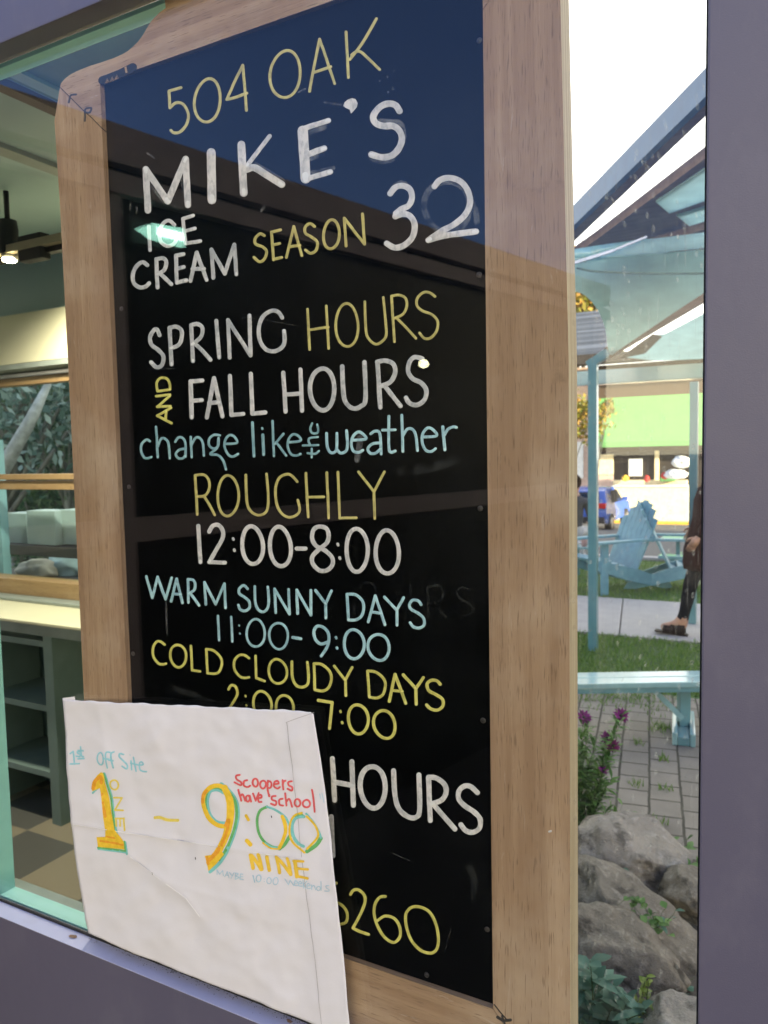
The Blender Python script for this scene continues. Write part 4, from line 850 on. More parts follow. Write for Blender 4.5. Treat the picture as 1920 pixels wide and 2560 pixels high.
ot = thing('outdoor_table', 'dark table top outside the hatch carrying the pale bundles', 'table'); bx('table_top', (-4.4, -1.2, 1.99, 2.7, lz - 0.075, lz - 0.035), 'shopdark', ot)
for xx in (-4.3, -1.4):
    for yy in (2.03, 2.6): bx('leg', (xx, xx + 0.06, yy, yy + 0.06, -0.30, lz - 0.0755), 'shopdark', ot)
bundle(95, 1428, 2.15, (0.13, 0.10, 0.075), 'bagpaper', 'crumpled kraft paper bag on the table behind the lower hatch pane', 'paper bag')
bundle(178, 1415, 2.3, (0.15, 0.12, 0.11), 'bluecloth', 'heap of pale blue cloth right of the paper bag behind the hatch', 'cloth heap')
pst = thing('wooden_post', 'pale blue slanted post close behind the lower left hatch pane', 'post')
bm = bmesh.new(); q0, q1 = at(20, 1520, 1, 1.70), at(-8, 1100, 1, 1.70); bar(bm, q0 + (q0 - q1) * 1.6, q1, 0.045, 0.035); mesh('shaft', bm, 'teal_pale', pst)
M['palebark'] = plain('pale grey bark', (0.34, 0.37, 0.36), 0.9, (0.20, 0.22, 0.21), 14)
M['darkpave'] = plain('dark paving', (0.045, 0.043, 0.042), 0.85, (0.035, 0.034, 0.033), 12, spec=0.1)
# ================================================================== GROUND
GZ = -0.15
def fall(y): return -0.20 if y < 11.1 else (-0.20 - 1.70 * (y - 11.1) / 25.9 if y < 37 else -1.90)
bm = bmesh.new(); ys = [-300, -60, -8, 11.1, 16, 24, 30, 37, 60, 300]; prev = None
for y in ys:
    row = [bm.verts.new((x, y, fall(y))) for x in (-300, -40, 40, 300)]
    if prev:
        for k in range(3): bm.faces.new((prev[k], prev[k + 1], row[k + 1], row[k]))
    prev = row
setting(mesh('ground', bm, 'earth'))
bm = bmesh.new(); prev = None
for y in (11.45, 16, 24, 30, 34):
    row = [bm.verts.new((x, y, fall(y) + 0.012)) for x in (-60, 60)]
    if prev: bm.faces.new((prev[0], prev[1], row[1], row[0]))
    prev = row
setting(mesh('road', bm, 'asphalt'))
bm = bmesh.new(); vs = [bm.verts.new(q) for q in ((-60, 34, fall(34) + 0.13), (60, 34, fall(34) + 0.13), (60, 37, fall(37) + 0.13), (60, 60, fall(60) + 0.13), (-60, 60, fall(60) + 0.13), (-60, 37, fall(37) + 0.13))]; bm.faces.new(vs)
setting(mesh('pavement', bm, 'concrete'))
bm = bmesh.new(); bar(bm, (-60, 33.9, fall(34) + 0.06), (60, 33.9, fall(34) + 0.06), 0.2, 0.16); tag(mesh('yellow_kerb', bm, 'yellowkerb'), 'yellow painted kerb along the far side of the road before the store', 'kerb')
bm = bmesh.new(); bar(bm, (-60, 11.28, -0.17), (60, 11.28, -0.17), 0.22, 0.12, bev=0.015); tag(mesh('kerb', bm, 'concrete'), 'grey concrete kerb between the lawn and the road', 'kerb')
setting(bx('patio', (-3.6, 4.0, 0.20, 4.55, -0.28, GZ), 'paver'))
setting(bx('terrace', (-1.9, 6.0, -9.0, -0.02, -0.28, -0.146), 'darkpave'))
setting(bx('lawn', (-30, 30, 4.5505, 6.14, -0.28, GZ - 0.012), 'grassbase'))
setting(bx('verge', (-30, 30, 7.93, 11.16, -0.28, GZ - 0.012), 'grassbase'))
# pavement slabs: one walk with joints cut every 1.5 m
SK = (at(1558, 1493, 2, GZ).x - at(1548, 1590, 2, GZ).x) / (at(1558, 1493, 2, GZ).y - at(1548, 1590, 2, GZ).y)
bm = bmesh.new(); x = at(1553, 1540, 2, GZ).x - 15.0
while x < 15:
    vv = box(bm, x + 0.006, x + 1.494, 6.145, 7.925, -0.26, GZ + 0.004)
    for v in vv: v.co.x += (v.co.y - 7.0) * SK
    x += 1.5
setting(mesh('sidewalk', bm, 'concrete'))
bm = bmesh.new()
def blade(bm, x, y, z, h, w):
    a = random.random() * 6.283; dx, dy = math.cos(a) * w, math.sin(a) * w; l = random.random() * 6.283; k = h * random.uniform(0.2, 0.7)
    bm.faces.new((bm.verts.new((x - dx, y - dy, z)), bm.verts.new((x + dx, y + dy, z)), bm.verts.new((x + k * math.cos(l), y + k * math.sin(l), z + h))))
for k in range(30000):
    if random.random() < 0.52: y = 4.35 + 1.82 * random.random(); 
    else: y = 7.9 + 3.25 * random.random()
    if y < 4.6 and random.random() < 0.75: continue
    x = -0.30 * (y + 0.825) - 0.5 + random.random() * (0.30 * (y + 0.825) + 1.2)
    blade(bm, x, y, GZ - 0.014, random.uniform(0.025, 0.055), random.uniform(0.003, 0.006))
setting(mesh('grass', bm, 'grass'), 'stuff')
bm = bmesh.new()
for (px, py, n, sp) in ((1650, 1822, 90, 0.035), (1560, 1738, 260, 0.11), (1480, 1745, 200, 0.12), (1640, 1760, 150, 0.10), (1590, 1960, 20, 0.02), (1665, 1975, 25, 0.02), (1657, 1900, 25, 0.015), (1650, 2060, 24, 0.02), (1595, 1860, 25, 0.02), (1530, 2040, 30, 0.03)):
    c = at(px, py, 2, GZ)
    for k in range(n): blade(bm, c.x + random.gauss(0, sp), c.y + random.gauss(0, sp * 1.1), GZ - 0.002, random.uniform(0.015, 0.05), 0.0035)
setting(mesh('weeds', bm, 'grass'), 'stuff')
# planting bed between pane and patio
bm = bmesh.new(); prev = None
for j in range(26):
    y = 0.135 + j * 0.087; row = []
    for i in range(40):
        x = -0.66 + i * 0.05; e = min(1, j / 4, (25 - j) / 6)
        row.append(bm.verts.new((x, y, -0.16 + 0.13 * max(0, e) * (1 - j / 34) + 0.02 * noise.noise(Vector((x * 6, y * 6, 0))))))
    if prev:
        for i in range(39): bm.faces.new((prev[i], prev[i + 1], row[i + 1], row[i])).smooth = True
    prev = row
setting(mesh('soil_bed', bm, 'earth'))
# ================================================================== BOULDERS
def boulder(px, py, y, r, rot, mat, label, seed, flat=0.55):
    c = at(px, py, 1, y); bm = bmesh.new(); bmesh.ops.create_icosphere(bm, subdivisions=5, radius=1)
    planes = []; rs = random.Random(seed)
    for k in range(13):
        d = Vector((rs.gauss(0, 1), rs.gauss(0, 1), rs.gauss(0, 1))).normalized(); planes.append((d, rs.uniform(0.70, 0.93)))
    planes.append((Vector((0.1, -0.1, 1)).normalized(), flat + 0.2))
    so_ = Vector((seed * 3.1, seed * 1.7, 0))
    for v in bm.verts:
        q = v.co.copy()
        for d, t in planes:
            e = q.dot(d)
            if e > t: q -= d * (e - t) * 0.93
        q *= 1 + 0.10 * noise.noise(q * 1.6 + so_) + 0.085 * noise.noise(q * 3.6 + so_) + 0.040 * noise.noise(q * 9 + so_) + 0.020 * noise.noise(q * 22 + so_)
        v.co = Vector((q.x * r[0], q.y * r[1], q.z * r[2]))
    o = mesh('boulder', bm, mat, smooth=True); o.location = c; o.rotation_euler = [math.radians(a) for a in rot]
    return tag(o, label, 'boulder', 'boulders in the planting bed')
boulder(1585, 2150, 2.15, (0.24, 0.22, 0.16), (10, 8, 20), 'rock_pale', 'pale rounded boulder at the edge of the pavers, furthest back of the rocks', 3)
boulder(1590, 2325, 1.72, (0.34, 0.17, 0.145), (0, 20, -12), 'rock', 'long slanting boulder whose ridge runs down to the right under the pale one', 8)
boulder(1530, 2400, 1.42, (0.225, 0.16, 0.13), (4, 10, 8), 'rock', 'dark blocky boulder in front of the long slanting one', 12)
boulder(1745, 2245, 1.98, (0.14, 0.13, 0.11), (0, 5, 40), 'rock', 'brownish boulder beside the plum post, half hidden by weeds', 17)
boulder(1710, 2600, 1.08, (0.115, 0.12, 0.10), (0, -14, 30), 'rock_pale', 'small pale peaked rock at the foot of the plum post, nearest of all', 23)
# ================================================================== PLANTS
def leaf(bm, base, d, up, L, w, curl=0.25, mi=0):
    d = d.normalized(); s = d.cross(up)
    if s.length < 1e-3: s = Vector((1, 0, 0))
    s.normalize(); n = s.cross(d).normalized()
    prof = ((0.0, 0.08), (0.25, 0.75), (0.5, 1.0), (0.78, 0.65), (1.0, 0.04)); rows = []
    for t, ww in prof:
        c = base + d * (L * t) - n * (curl * L * t * t)
        rows.append((bm.verts.new(c - s * (w * ww / 2) + n * (0.12 * w * ww)), bm.verts.new(c), bm.verts.new(c + s * (w * ww / 2) + n * (0.12 * w * ww))))
    for a, b in zip(rows, rows[1:]):
        for k in (0, 1):
            f = bm.faces.new((a[k], a[k + 1], b[k + 1], b[k])); f.material_index = mi; f.smooth = True
def rdir(): return Vector((random.gauss(0, 1), random.gauss(0, 1), random.gauss(0, 1))).normalized()
def plant(name, label, cat, base, tips, L, w, every, leafm, flowers=(), group=None, stem_r=0.002):
    t = thing(name, label, cat, group); t.location = base
    sb, lb = bmesh.new(), bmesh.new()
    for tip in tips:
        a = Vector((0, 0, 0)); b = tip - base; mid = a.lerp(b, 0.5) + Vector((random.gauss(0, 0.02), random.gauss(0, 0.02), 0.12 * b.length))
        pts = [a * (1 - s) ** 2 + mid * 2 * s * (1 - s) + b * s * s for s in [k / 8 for k in range(9)]]
        tube(sb, pts, [stem_r * (1.2 - 0.8 * k / 8) for k in range(9)], 5)
        n = max(2, int(b.length / every))
        for k in range(n):
            s = (k + random.random()) / n
            if s < 0.1: continue
            p = a * (1 - s) ** 2 + mid * 2 * s * (1 - s) + b * s * s
            d = rdir(); d.z = abs(d.z) * 0.6 + 0.15
            leaf(lb, p, d, Vector((0, 0, 1)) + rdir() * 0.3, L * random.uniform(0.6, 1.15), w * random.uniform(0.7, 1.15), random.uniform(0, 0.5))
    mesh('stems', sb, 'stem', t); mesh('leaves', lb, leafm, t)
    for p, r, dd in flowers:
        fb = bmesh.new(); ax = dd.normalized(); s = ax.cross(Vector((0, 0, 1))).normalized(); u = s.cross(ax)
        for k in range(13):
            q = 6.283 * k / 13; leaf(fb, p - base, (s * math.cos(q) + u * math.sin(q)) + ax * random.uniform(0.1, 0.9), ax, r, r * 0.38, 0.1)
        f = mesh('flower', fb, 'petal', t)
        cb = bmesh.new(); bmesh.ops.create_icosphere(cb, subdivisions=2, radius=r * 0.22); mesh('flower_eye', cb, 'shopdark', f, True).location = p - base + ax * r * 0.1
    return t
FY0 = 2.45
tips = [at(x, y, 1, FY0 + random.uniform(-0.1, 0.1)) for x, y in ((1458, 1795), (1462, 1815), (1552, 1790), (1556, 1800), (1520, 1845), (1532, 1862), (1507, 1928), (1530, 1945), (1470, 1830), (1490, 1850), (1480, 1900), (1500, 1990), (1460, 1890), (1450, 1960), (1515, 2030), (1490, 2060), (1545, 2040), (1470, 2010), (1455, 2080), (1475, 2120), (1440, 1900), (1435, 1850), (1430, 2000), (1488, 2160), (1470, 2190), (1500, 1960), (1480, 1950))]
tips += [at(x + random.gauss(0, 8), y + random.gauss(0, 14), 1, FY0 + random.uniform(-0.15, 0.15)) for x, y in ((1448, 1860), (1452, 1930), (1475, 2050), (1500, 2110), (1520, 2160), (1460, 2140), (1545, 2120), (1490, 2195), (1530, 2190))]
fl = [(tips[0], 0.040, Vector((0.5, -0.4, 0.7))), (tips[2], 0.038, Vector((0.3, -0.5, 0.5))), (tips[4], 0.036, Vector((-0.3, -0.7, 0.4))), (tips[5], 0.034, Vector((0.3, -0.7, -0.1))), (tips[6], 0.026, Vector((0.2, -0.3, 0.8)))]
plant('flowering_daisy', 'leafy daisy bush with magenta flowers growing beside the boulders at the edge of the board', 'flowering plant', at(1425, 2205, 1, FY0), tips, 0.060, 0.016, 0.0085, 'leaf_fresh', fl)
bt = [at(x, y, 1, 1.10 + random.uniform(-0.08, 0.08)) for x, y in ((1475, 2400), (1535, 2460), (1500, 2450), (1460, 2470), (1490, 2500), (1530, 2520), (1570, 2505), (1590, 2540), (1480, 2540), (1540, 2550), (1610, 2530), (1450, 2430), (1440, 2520), (1560, 2560), (1500, 2580))]
plant('broad_leaved_plant', 'blue green broad leaved plant low at the foot of the board', 'plant', at(1480, 2640, 1, 1.15), bt, 0.068, 0.032, 0.016, 'leaf_blue')
plant('lime_sprig', 'upright yellow green sprig in front of the dark boulder', 'plant', at(1605, 2590, 1, 1.12), [at(x, y, 1, 1.12) for x, y in ((1617, 2436), (1622, 2450), (1610, 2470), (1625, 2480), (1600, 2500))], 0.022, 0.014, 0.009, 'leaf_lime')
for i, (px, py, y, n, sp, L, lb_) in enumerate(((1600, 2300, 1.60, 7, 32, 0.034, 'small round leaved weed growing in the crack between the two dark boulders'), (1655, 2285, 1.60, 6, 24, 0.036, 'weed with two bright leaves on the flank of the slanting boulder'), (1535, 2285, 1.62, 6, 20, 0.03, 'weed sprouting at the left end of the boulder crack'), (1565, 2178, 2.0, 7, 18, 0.04, 'grassy weed between the pale boulder and the slanting one'), (1705, 2110, 2.4, 10, 22, 0.04, 'weed clump where the pavers meet the pale boulder'), (1742, 2160, 2.15, 14, 22, 0.045, 'weed clump against the plum post above the brownish boulder'), (1718, 2470, 1.5, 12, 28, 0.03, 'dark fern like weed in the gap beneath the slanting boulder'), (1555, 2035, 2.6, 10, 22, 0.035, 'weed clump along the top edge of the pale boulder'))):
    b = at(px, py + 40, 1, y)
    plant('weed', lb_, 'weed', b, [at(px + random.gauss(0, sp), py + random.gauss(0, sp * 0.6), 1, y + random.gauss(0, 0.03)) for k in range(n)], L, L * 0.75, 0.03, 'leaf_fresh' if i % 3 else 'leaf_blue', group='weeds among the boulders', stem_r=0.0012)
tr_b = at(1585, 2240, 1, 1.62)
plant('trailing_vine', 'thin green vine trailing down the flank of the slanting boulder', 'plant', tr_b, [at(x, y, 1, 1.56) for x, y in ((1600, 2300), (1625, 2310), (1650, 2330), (1560, 2290), (1540, 2270), (1675, 2345))], 0.03, 0.022, 0.02, 'leaf_fresh', stem_r=0.0012)
# ================================================================== TREES
def tree(label, base, h, crown_c, r, nleaf, L, mat, tr_r, name='tree', clumps=26, limbs=True):
    t = thing(name, label, 'tree', None); t.location = base
    tb = bmesh.new(); top = Vector(crown_c) - Vector(base)
    tube(tb, [(0, 0, -0.1), (top.x * 0.2, top.y * 0.2, top.z * 0.35), (top.x * 0.6, top.y * 0.6, top.z * 0.7), tuple(top)], [tr_r, tr_r * 0.8, tr_r * 0.55, tr_r * 0.25], 9)
    cl = []
    for k in range(clumps):
        d = rdir() * random.random() ** 0.4; c = top + Vector((d.x * r[0], d.y * r[1], d.z * r[2])); cl.append(c)
        if limbs and k % 2 == 0: tube(tb, [top * random.uniform(0.45, 0.8), top * 0.8 + (c - top * 0.8) * 0.5 + Vector((0, 0, 0.1)), c], [tr_r * 0.32, tr_r * 0.2, tr_r * 0.06], 5)
    mesh('trunk', tb, 'bark', t)
    lb = bmesh.new(); cr = sum(r) / 3 * 0.42
    for k in range(nleaf):
        c = random.choice(cl); p = c + Vector((random.gauss(0, cr * 0.5), random.gauss(0, cr * 0.5), random.gauss(0, cr * 0.42)))
        d = rdir(); s = rdir().cross(d).normalized(); w = L * random.uniform(0.35, 0.55); l = L * random.uniform(0.7, 1.2)
        lb.faces.new((lb.verts.new(p), lb.verts.new(p + d * l * 0.5 + s * w * 0.5), lb.verts.new(p + d * l), lb.verts.new(p + d * l * 0.5 - s * w * 0.5)))
    mesh('crown', lb, mat, t)
    return t
b = at(-30, 1400, 1, 4.2); tree('silver leaved tree with a pale leaning trunk behind the upper hatch pane', (b.x - 0.3, 4.2, -0.2), 4, at(95, 1000, 1, 4.4), (1.0, 0.8, 0.9), 1700, 0.12, 'leaf_silver', 0.10)
tb = bmesh.new(); tube(tb, [at(-60, 1290, 1, 3.5), at(20, 1150, 1, 3.5), at(82, 1040, 1, 3.6), at(120, 960, 1, 3.8)], [0.075, 0.065, 0.05, 0.03], 9); lim = mesh('limb', tb, 'palebark', bpy.data.objects['tree']); lim.matrix_parent_inverse = Matrix.Translation(-bpy.data.objects['tree'].location)
c = at(150, 1090, 1, 5.6); tree('dark green bush like tree right behind the silver leaved one', (c.x + 0.2, 5.6, -0.2), 3, c, (1.5, 0.9, 1.3), 7000, 0.09, 'leaf_dark', 0.08)
c = at(40, 1200, 1, 7.5); tree('dense dark tree closing the view behind the serving hatch', (c.x, 7.5, -0.2), 4, c + Vector((0, 0, 0.8)), (3.2, 1.2, 2.0), 12000, 0.13, 'leaf_dark', 0.14, clumps=46)
hg = thing('hedge', 'long dense dark hedge closing the yard behind the trees at the hatch', 'hedge')
hb = bmesh.new()
for k in range(11000):
    p = Vector((random.uniform(-13, -3.4), 8.4 + random.gauss(0, 0.28), random.uniform(-0.25, 2.9) + 0.25 * math.sin(k)))
    d = rdir(); q = rdir().cross(d).normalized(); l = random.uniform(0.09, 0.17)
    hb.faces.new((hb.verts.new(p), hb.verts.new(p + d * l * 0.5 + q * l * 0.25), hb.verts.new(p + d * l), hb.verts.new(p + d * l * 0.5 - q * l * 0.25)))
mesh('foliage', hb, 'leaf_dark', hg)
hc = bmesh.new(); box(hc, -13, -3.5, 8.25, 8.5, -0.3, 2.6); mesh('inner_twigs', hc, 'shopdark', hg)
c = at(1446, 760, 1, 50); tree('tall golden green tree rising above the grey roof of the store', (c.x - 0.5, 50, -1.9), 14, c, (4.2, 3, 2.6), 7000, 0.55, 'leaf_autumn', 0.35, clumps=44)
c = at(1442, 1045, 1, 31); tree('small golden green street tree left of the first teal post', (c.x - 0.4, 31, fall(31)), 4, c, (1.05, 0.9, 1.0), 2600, 0.22, 'leaf_autumn', 0.09)
c = at(1512, 1022, 1, 37.0); tree('little overhanging tree at the left corner of the lime awning', (c.x - 0.5, 36.6, fall(36.6)), 4, c, (0.45, 0.4, 0.4), 500, 0.2, 'leaf_autumn', 0.06, clumps=10)
# ================================================================== SHADE CANOPY on teal posts
can = thing('shade_canopy', 'teal shade sail canopy with pale blue valance on slim teal steel posts over the lawn', 'canopy')
pb_ = at(1487, 1622, 2, GZ); pt_ = at(1478, 905, 1, pb_.y)
def post_at(px, w, y, top_py, nm='post'):
    p = at(px, 1200, 1, y); t = at(px, top_py, 1, y)
    bm = bmesh.new(); box(bm, p.x - w / 2, p.x + w / 2, y - w / 2, y + w / 2, GZ - 0.05, t.z, 0.006); return mesh(nm, bm, 'teal', can)
post_at(1483, 0.072, pb_.y, 912)
post_at(1734, 0.075, 6.9, 955)
a1, a2 = at(1476, 908, 1, pb_.y), at(1800, 716, 1, pb_.y)
bm = bmesh.new(); bar(bm, a1 - Vector((0.02, 0, 0.02)), a1.lerp(a2, 0.16), 0.07, 0.07, bev=0.005); mesh('elbow', bm, 'teal', can)
bm = bmesh.new(); bar(bm, a1.lerp(a2, 0.14), a2 + (a2 - a1) * 0.3, 0.06, 0.085); mesh('rafter', bm, 'brownwood', can)
ca, cb_, cc = at(1441, 655, 1, 4.35), at(1766, 616, 1, 4.35), at(1520, 888, 1, 5.56)
def sheet(name, pxs, pl, mat, parent, th=0.006):
    bm = bmesh.new(); pts = [on_plane(x, y, *pl) for x, y in pxs]; prism(bm, pts, Vector((0, 0, th))); return mesh(name, bm, mat, parent)
arch = catmull([(1405, 738), (1441, 730), (1470, 745), (1497, 780), (1514, 825), (1520, 872), (1526, 893)], n=5)
sheet('shade_cloth', [(1405, 650), (1441, 648), (1600, 640), (1800, 622), (1800, 705), (1766, 728)] + [(1650, 805), (1540, 880)] + arch[::-1], (ca, cb_, cc), 'fabric', can)
# hem seam across the cloth
bm = bmesh.new(); q = [on_plane(x, y, ca, cb_, cc) - Vector((0, 0, 0.006)) for x, y in ((1441, 668), (1480, 676), (1560, 680), (1660, 682), (1790, 681))]; tube(bm, q, 0.007, 6); mesh('seam_batten', bm, 'cubby', can)
# valance: a long cloth band with folds on the near edge
def band(name, tops, bots, y, mat, parent, th=0.012, fold=0.012):
    bm = bmesh.new(); n = 40; rows = []
    def lerp(P, t):
        k = t * (len(P) - 1); i = min(int(k), len(P) - 2); f = k - i; return (P[i][0] + (P[i + 1][0] - P[i][0]) * f, P[i][1] + (P[i + 1][1] - P[i][1]) * f)
    for k in range(n + 1):
        t = k / n; a = at(*lerp(tops, t), 1, y); b = at(*lerp(bots, t), 1, y); w = fold * math.sin(t * 21 + 0.7 * math.sin(t * 9))
        rows.append([bm.verts.new(v) for v in (a, a.lerp(b, 0.5) + Vector((0, w * 0.6, 0)), b + Vector((0, w, 0)), b + Vector((0, w + th, 0)), a + Vector((0, th, 0)))])
    for a, b in zip(rows, rows[1:]):
        for k in range(5): bm.faces.new((a[k], a[(k + 1) % 5], b[(k + 1) % 5], b[k])).smooth = k < 2
    bm.faces.new(rows[0]); bm.faces.new(rows[-1][::-1])
    bmesh.ops.recalc_face_normals(bm, faces=bm.faces[:])
    return mesh(name, bm, mat, parent)
band('valance', [(1380, 668), (1441, 650), (1520, 634), (1605, 598), (1640, 596), (1800, 576)], [(1380, 668), (1441, 660), (1520, 642), (1640, 634), (1680, 628), (1800, 614)], 4.34, 'valance', can)
band('valance', [(1380, 636), (1441, 622), (1490, 614), (1590, 600)], [(1380, 655), (1441, 648), (1500, 638), (1600, 606)], 4.60, 'teal_pale', can)
bm = bmesh.new(); bar(bm, at(1380, 675, 1, 4.30), at(1533, 627, 1, 4.30), 0.02, 0.018); bar(bm, at(1533, 627, 1, 4.30), at(1618, 592, 1, 4.30), 0.02, 0.012); mesh('edge_tube', bm, 'chrome', can)
# back beam and lower cloth seen under the rafter
yb = 8.1
bm = bmesh.new(); p0, p1 = at(1380, 952, 1, yb), at(1850, 935, 1, yb); p1.z = p0.z; bar(bm, p0, p1, 0.14, 0.16, bev=0.01); mesh('back_beam', bm, 'teal', can)
la, lb2, lc = at(1560, 895, 1, 7.9), at(1766, 880, 1, 7.9), at(1700, 815, 1, 7.0)
sheet('lower_cloth', [(1560, 893), (1640, 838), (1663, 836), (1800, 764), (1800, 895), (1640, 902)], (la, lb2, lc), 'fabric', can)
sheet('timber_gusset', [(1545, 898), (1632, 836), (1655, 842), (1612, 884)], (la + Vector((0, 0, -0.012)), lb2 + Vector((0, 0, -0.012)), lc + Vector((0, 0, -0.012))), 'brownwood', can)
# ================================================================== TIMBER PAVILION roof edge overhead
pav = thing('timber_pavilion', 'brown timber pavilion roof with slate blue fascia and teal ceiling panels high above the lawn', 'pavilion')
ZB = 3.05
def onz(x, y, z): return at(x, y, 2, z)
n1, n2 = onz(1441, 571, ZB), onz(1770, 257, ZB); f1, f2 = onz(1441, 598, ZB), onz(1770, 285, ZB)
ext = (n1 - n2)
n1b, n2b = n1 + ext * 0.5, n2 - ext * 0.25; f1b, f2b = f1 + (f1 - f2) * 0.5, f2 - (f1 - f2) * 0.25
hh = at(1606, 358, 1, ((n1 + n2) / 2).y).z - ZB
hN = (lambda p, px, py: at(px, py, 1, p.y).z - ZB)
t1, t2 = hN(n1, 1441, 517), hN(n2, 1770, 188)
bm = bmesh.new(); prism(bm, [n1b, n2b, f2b, f1b], Vector((0, 0, 0.10))); mesh('soffit_board', bm, 'brownwood', pav)
nrm = (n1 - f1); nrm.z = 0
pl = ext.normalized().cross(Vector((0, 0, 1))); 
if pl.y > 0: pl = -pl
bm = bmesh.new(); prism(bm, [n1b + pl * 0.001, n2b + pl * 0.001, n2b + pl * 0.001 + Vector((0, 0, t2)), n1b + pl * 0.001 + Vector((0, 0, t1))], pl * 0.04); mesh('fascia', bm, 'bluebeam', pav)
Z2 = 3.0
under = [onz(x, y, Z2) for x, y in ((1410, 655), (1494, 597), (1767, 393), (1850, 331), (1850, 365), (1640, 505), (1673, 534), (1768, 501), (1850, 470), (1850, 492), (1692, 540), (1741, 582), (1850, 582), (1850, 640), (1767, 648))]
bm = bmesh.new(); prism(bm, under, Vector((0, 0, 0.06))); mesh('ceiling_boards', bm, 'brownwood', pav)
for q in (((1640, 505), (1768, 419), (1850, 365), (1850, 470), (1768, 501), (1673, 534)), ((1692, 540), (1768, 517), (1850, 492), (1850, 582), (1768, 582), (1741, 580))):
    bm = bmesh.new(); prism(bm, [onz(x, y, Z2 - 0.012) for x, y in q], Vector((0, 0, 0.010))); mesh('ceiling_panel', bm, 'fabric', pav)
bm = bmesh.new(); bar(bm, onz(1560, 628, Z2 - 0.05), onz(1860, 530, Z2 - 0.05) + Vector((0.1, 0, 0)), 0.05, 0.05); mesh('rafter', bm, 'brownwood', pav)
for x, y in ((n1b.x + 0.1, n1b.y + 0.2), (n2b.x + 0.15, n2b.y + 0.1), (-1.9, 6.0), (0.7, 6.3)):
    bm = bmesh.new(); box(bm, x - 0.06, x + 0.06, y - 0.06, y + 0.06, GZ - 0.1, 2.998, 0.006); mesh('post', bm, 'brownwood', pav)
# ================================================================== LOW BENCH on the pavers
bn = thing('plank_bench', 'glossy teal plank bench with a braced leg standing on the pavers', 'bench')
bY = 3.85
xl = at(1709, 1790, 1, bY).x
bn.location = (xl, bY, GZ); bn.rotation_euler = (0, 0, math.radians(27.5))
H = at(1640, 1714, 1, bY - 0.13).z - GZ + 0.036
for dy0, dy1 in ((-0.115, -0.003), (0.003, 0.115)):
    bx('seat_plank', (-1.75, 0.42, dy0, dy1, H - 0.030, H), 'teal_pale', bn, 0.006)
bx('cross_rail', (-1.70, 0.38, -0.105, -0.07, H - 0.062, H - 0.0305), 'teal', bn, 0.004)
def bleg(x, s):
    bm = bmesh.new(); box(bm, x - 0.03, x + 0.03, -0.03, 0.03, 0.05, H - 0.0305, 0.005); mesh('leg', bm, 'teal', bn)
    for dx in (-0.062, 0.032):
        bm = bmesh.new(); box(bm, dx, dx + 0.030, -0.22, 0.20, 0.0, 0.075, 0.010); f_ = mesh('foot', bm, 'teal_pale', bn); f_.location.x = x; f_.rotation_euler.z = math.radians(-20)
    bm = bmesh.new(); box(bm, -0.0315, 0.0315, -0.215, 0.19, 0.002, 0.050, 0.004); f_ = mesh('foot_block', bm, 'teal', bn); f_.location.x = x; f_.rotation_euler.z = math.radians(-20)
    bm = bmesh.new(); bar(bm, (x - s * 0.02, -0.02, 0.10), (x - s * 0.21, -0.02, H - 0.04), 0.05, 0.030, up=Vector((s, 0, 1)), bev=0.004); mesh('brace', bm, 'teal_pale', bn)
bleg(0.0, 1); bleg(-1.45, -1)
# ================================================================== ADIRONDACK CHAIRS
def chair(label, loc, heading, mat):
    t = thing('adirondack_chair', label, 'chair', 'adirondack chairs on the verge')
    for s in (-1, 1):
        y = s * 0.25
        bm = bmesh.new(); prism(bm, [(0.34, y - 0.014, 0.375), (0.34, y - 0.014, 0.26), (-0.05, y - 0.014, 0.13), (-0.55, y - 0.014, 0.0), (-0.66, y - 0.014, 0.0), (-0.62, y - 0.014, 0.07), (-0.20, y - 0.014, 0.24)], Vector((0, 0.028, 0))); mesh('side_rail', bm, mat, t)
        bm = bmesh.new(); box(bm, 0.245, 0.335, y + s * 0.016 - 0.0, y + s * 0.016 + s * 0.028, 0.0, 0.555, 0.0); bmesh.ops.recalc_face_normals(bm, faces=bm.faces[:]); mesh('leg', bm, mat, t)
        bm = bmesh.new(); prism(bm, [(0.42, y + s * 0.085, 0.556), (0.42, y - s * 0.05, 0.556), (-0.42, y - s * 0.01, 0.556), (-0.42, y + s * 0.06, 0.556)], Vector((0, 0, 0.024))); mesh('armrest', bm, mat, t)
    bm = bmesh.new()
    for k in range(6):
        x = 0.30 - k * 0.088; z = 0.378 - k * 0.033; bar(bm, (x, -0.262, z), (x, 0.262, z), 0.078, 0.02, up=Vector((0.36, 0, 1)))
    mesh('seat', bm, mat, t)
    bm = bmesh.new()
    lean = Vector((-0.42, 0, 0.91)).normalized(); base = Vector((-0.16, 0, 0.20)); nn = Vector((0.91, 0, 0.42)).normalized()
    for k in range(-3, 4):
        w = 0.072; b0 = base + Vector((0, k * 0.072, 0)); L = 0.86 - 0.022 * k * k; tp = base + Vector((0, k * 0.084, 0)) + lean * L
        s = Vector((0, 1, 0)); prism(bm, [b0 - s * w / 2, b0 + s * w / 2, tp + s * (w / 2 + 0.003) - lean * (0.02 if k > 0 else 0), tp - s * (w / 2 + 0.003) - lean * (0.02 if k < 0 else 0)], nn * 0.02)
    mesh('backrest', bm, mat, t)
    bm = bmesh.new(); bar(bm, base + lean * 0.42 + Vector((0, -0.30, 0)) - nn * 0.016, base + lean * 0.42 + Vector((0, 0.30, 0)) - nn * 0.016, 0.03, 0.06, up=lean); mesh('back_batten', bm, mat, t)
    t.location = loc; t.rotation_euler = (0, 0, math.radians(heading)); t.scale = (1.06, 1.06, 1.06)
    return t
g1 = at(1580, 1470, 2, GZ); g2 = at(1640, 1462, 2, GZ)
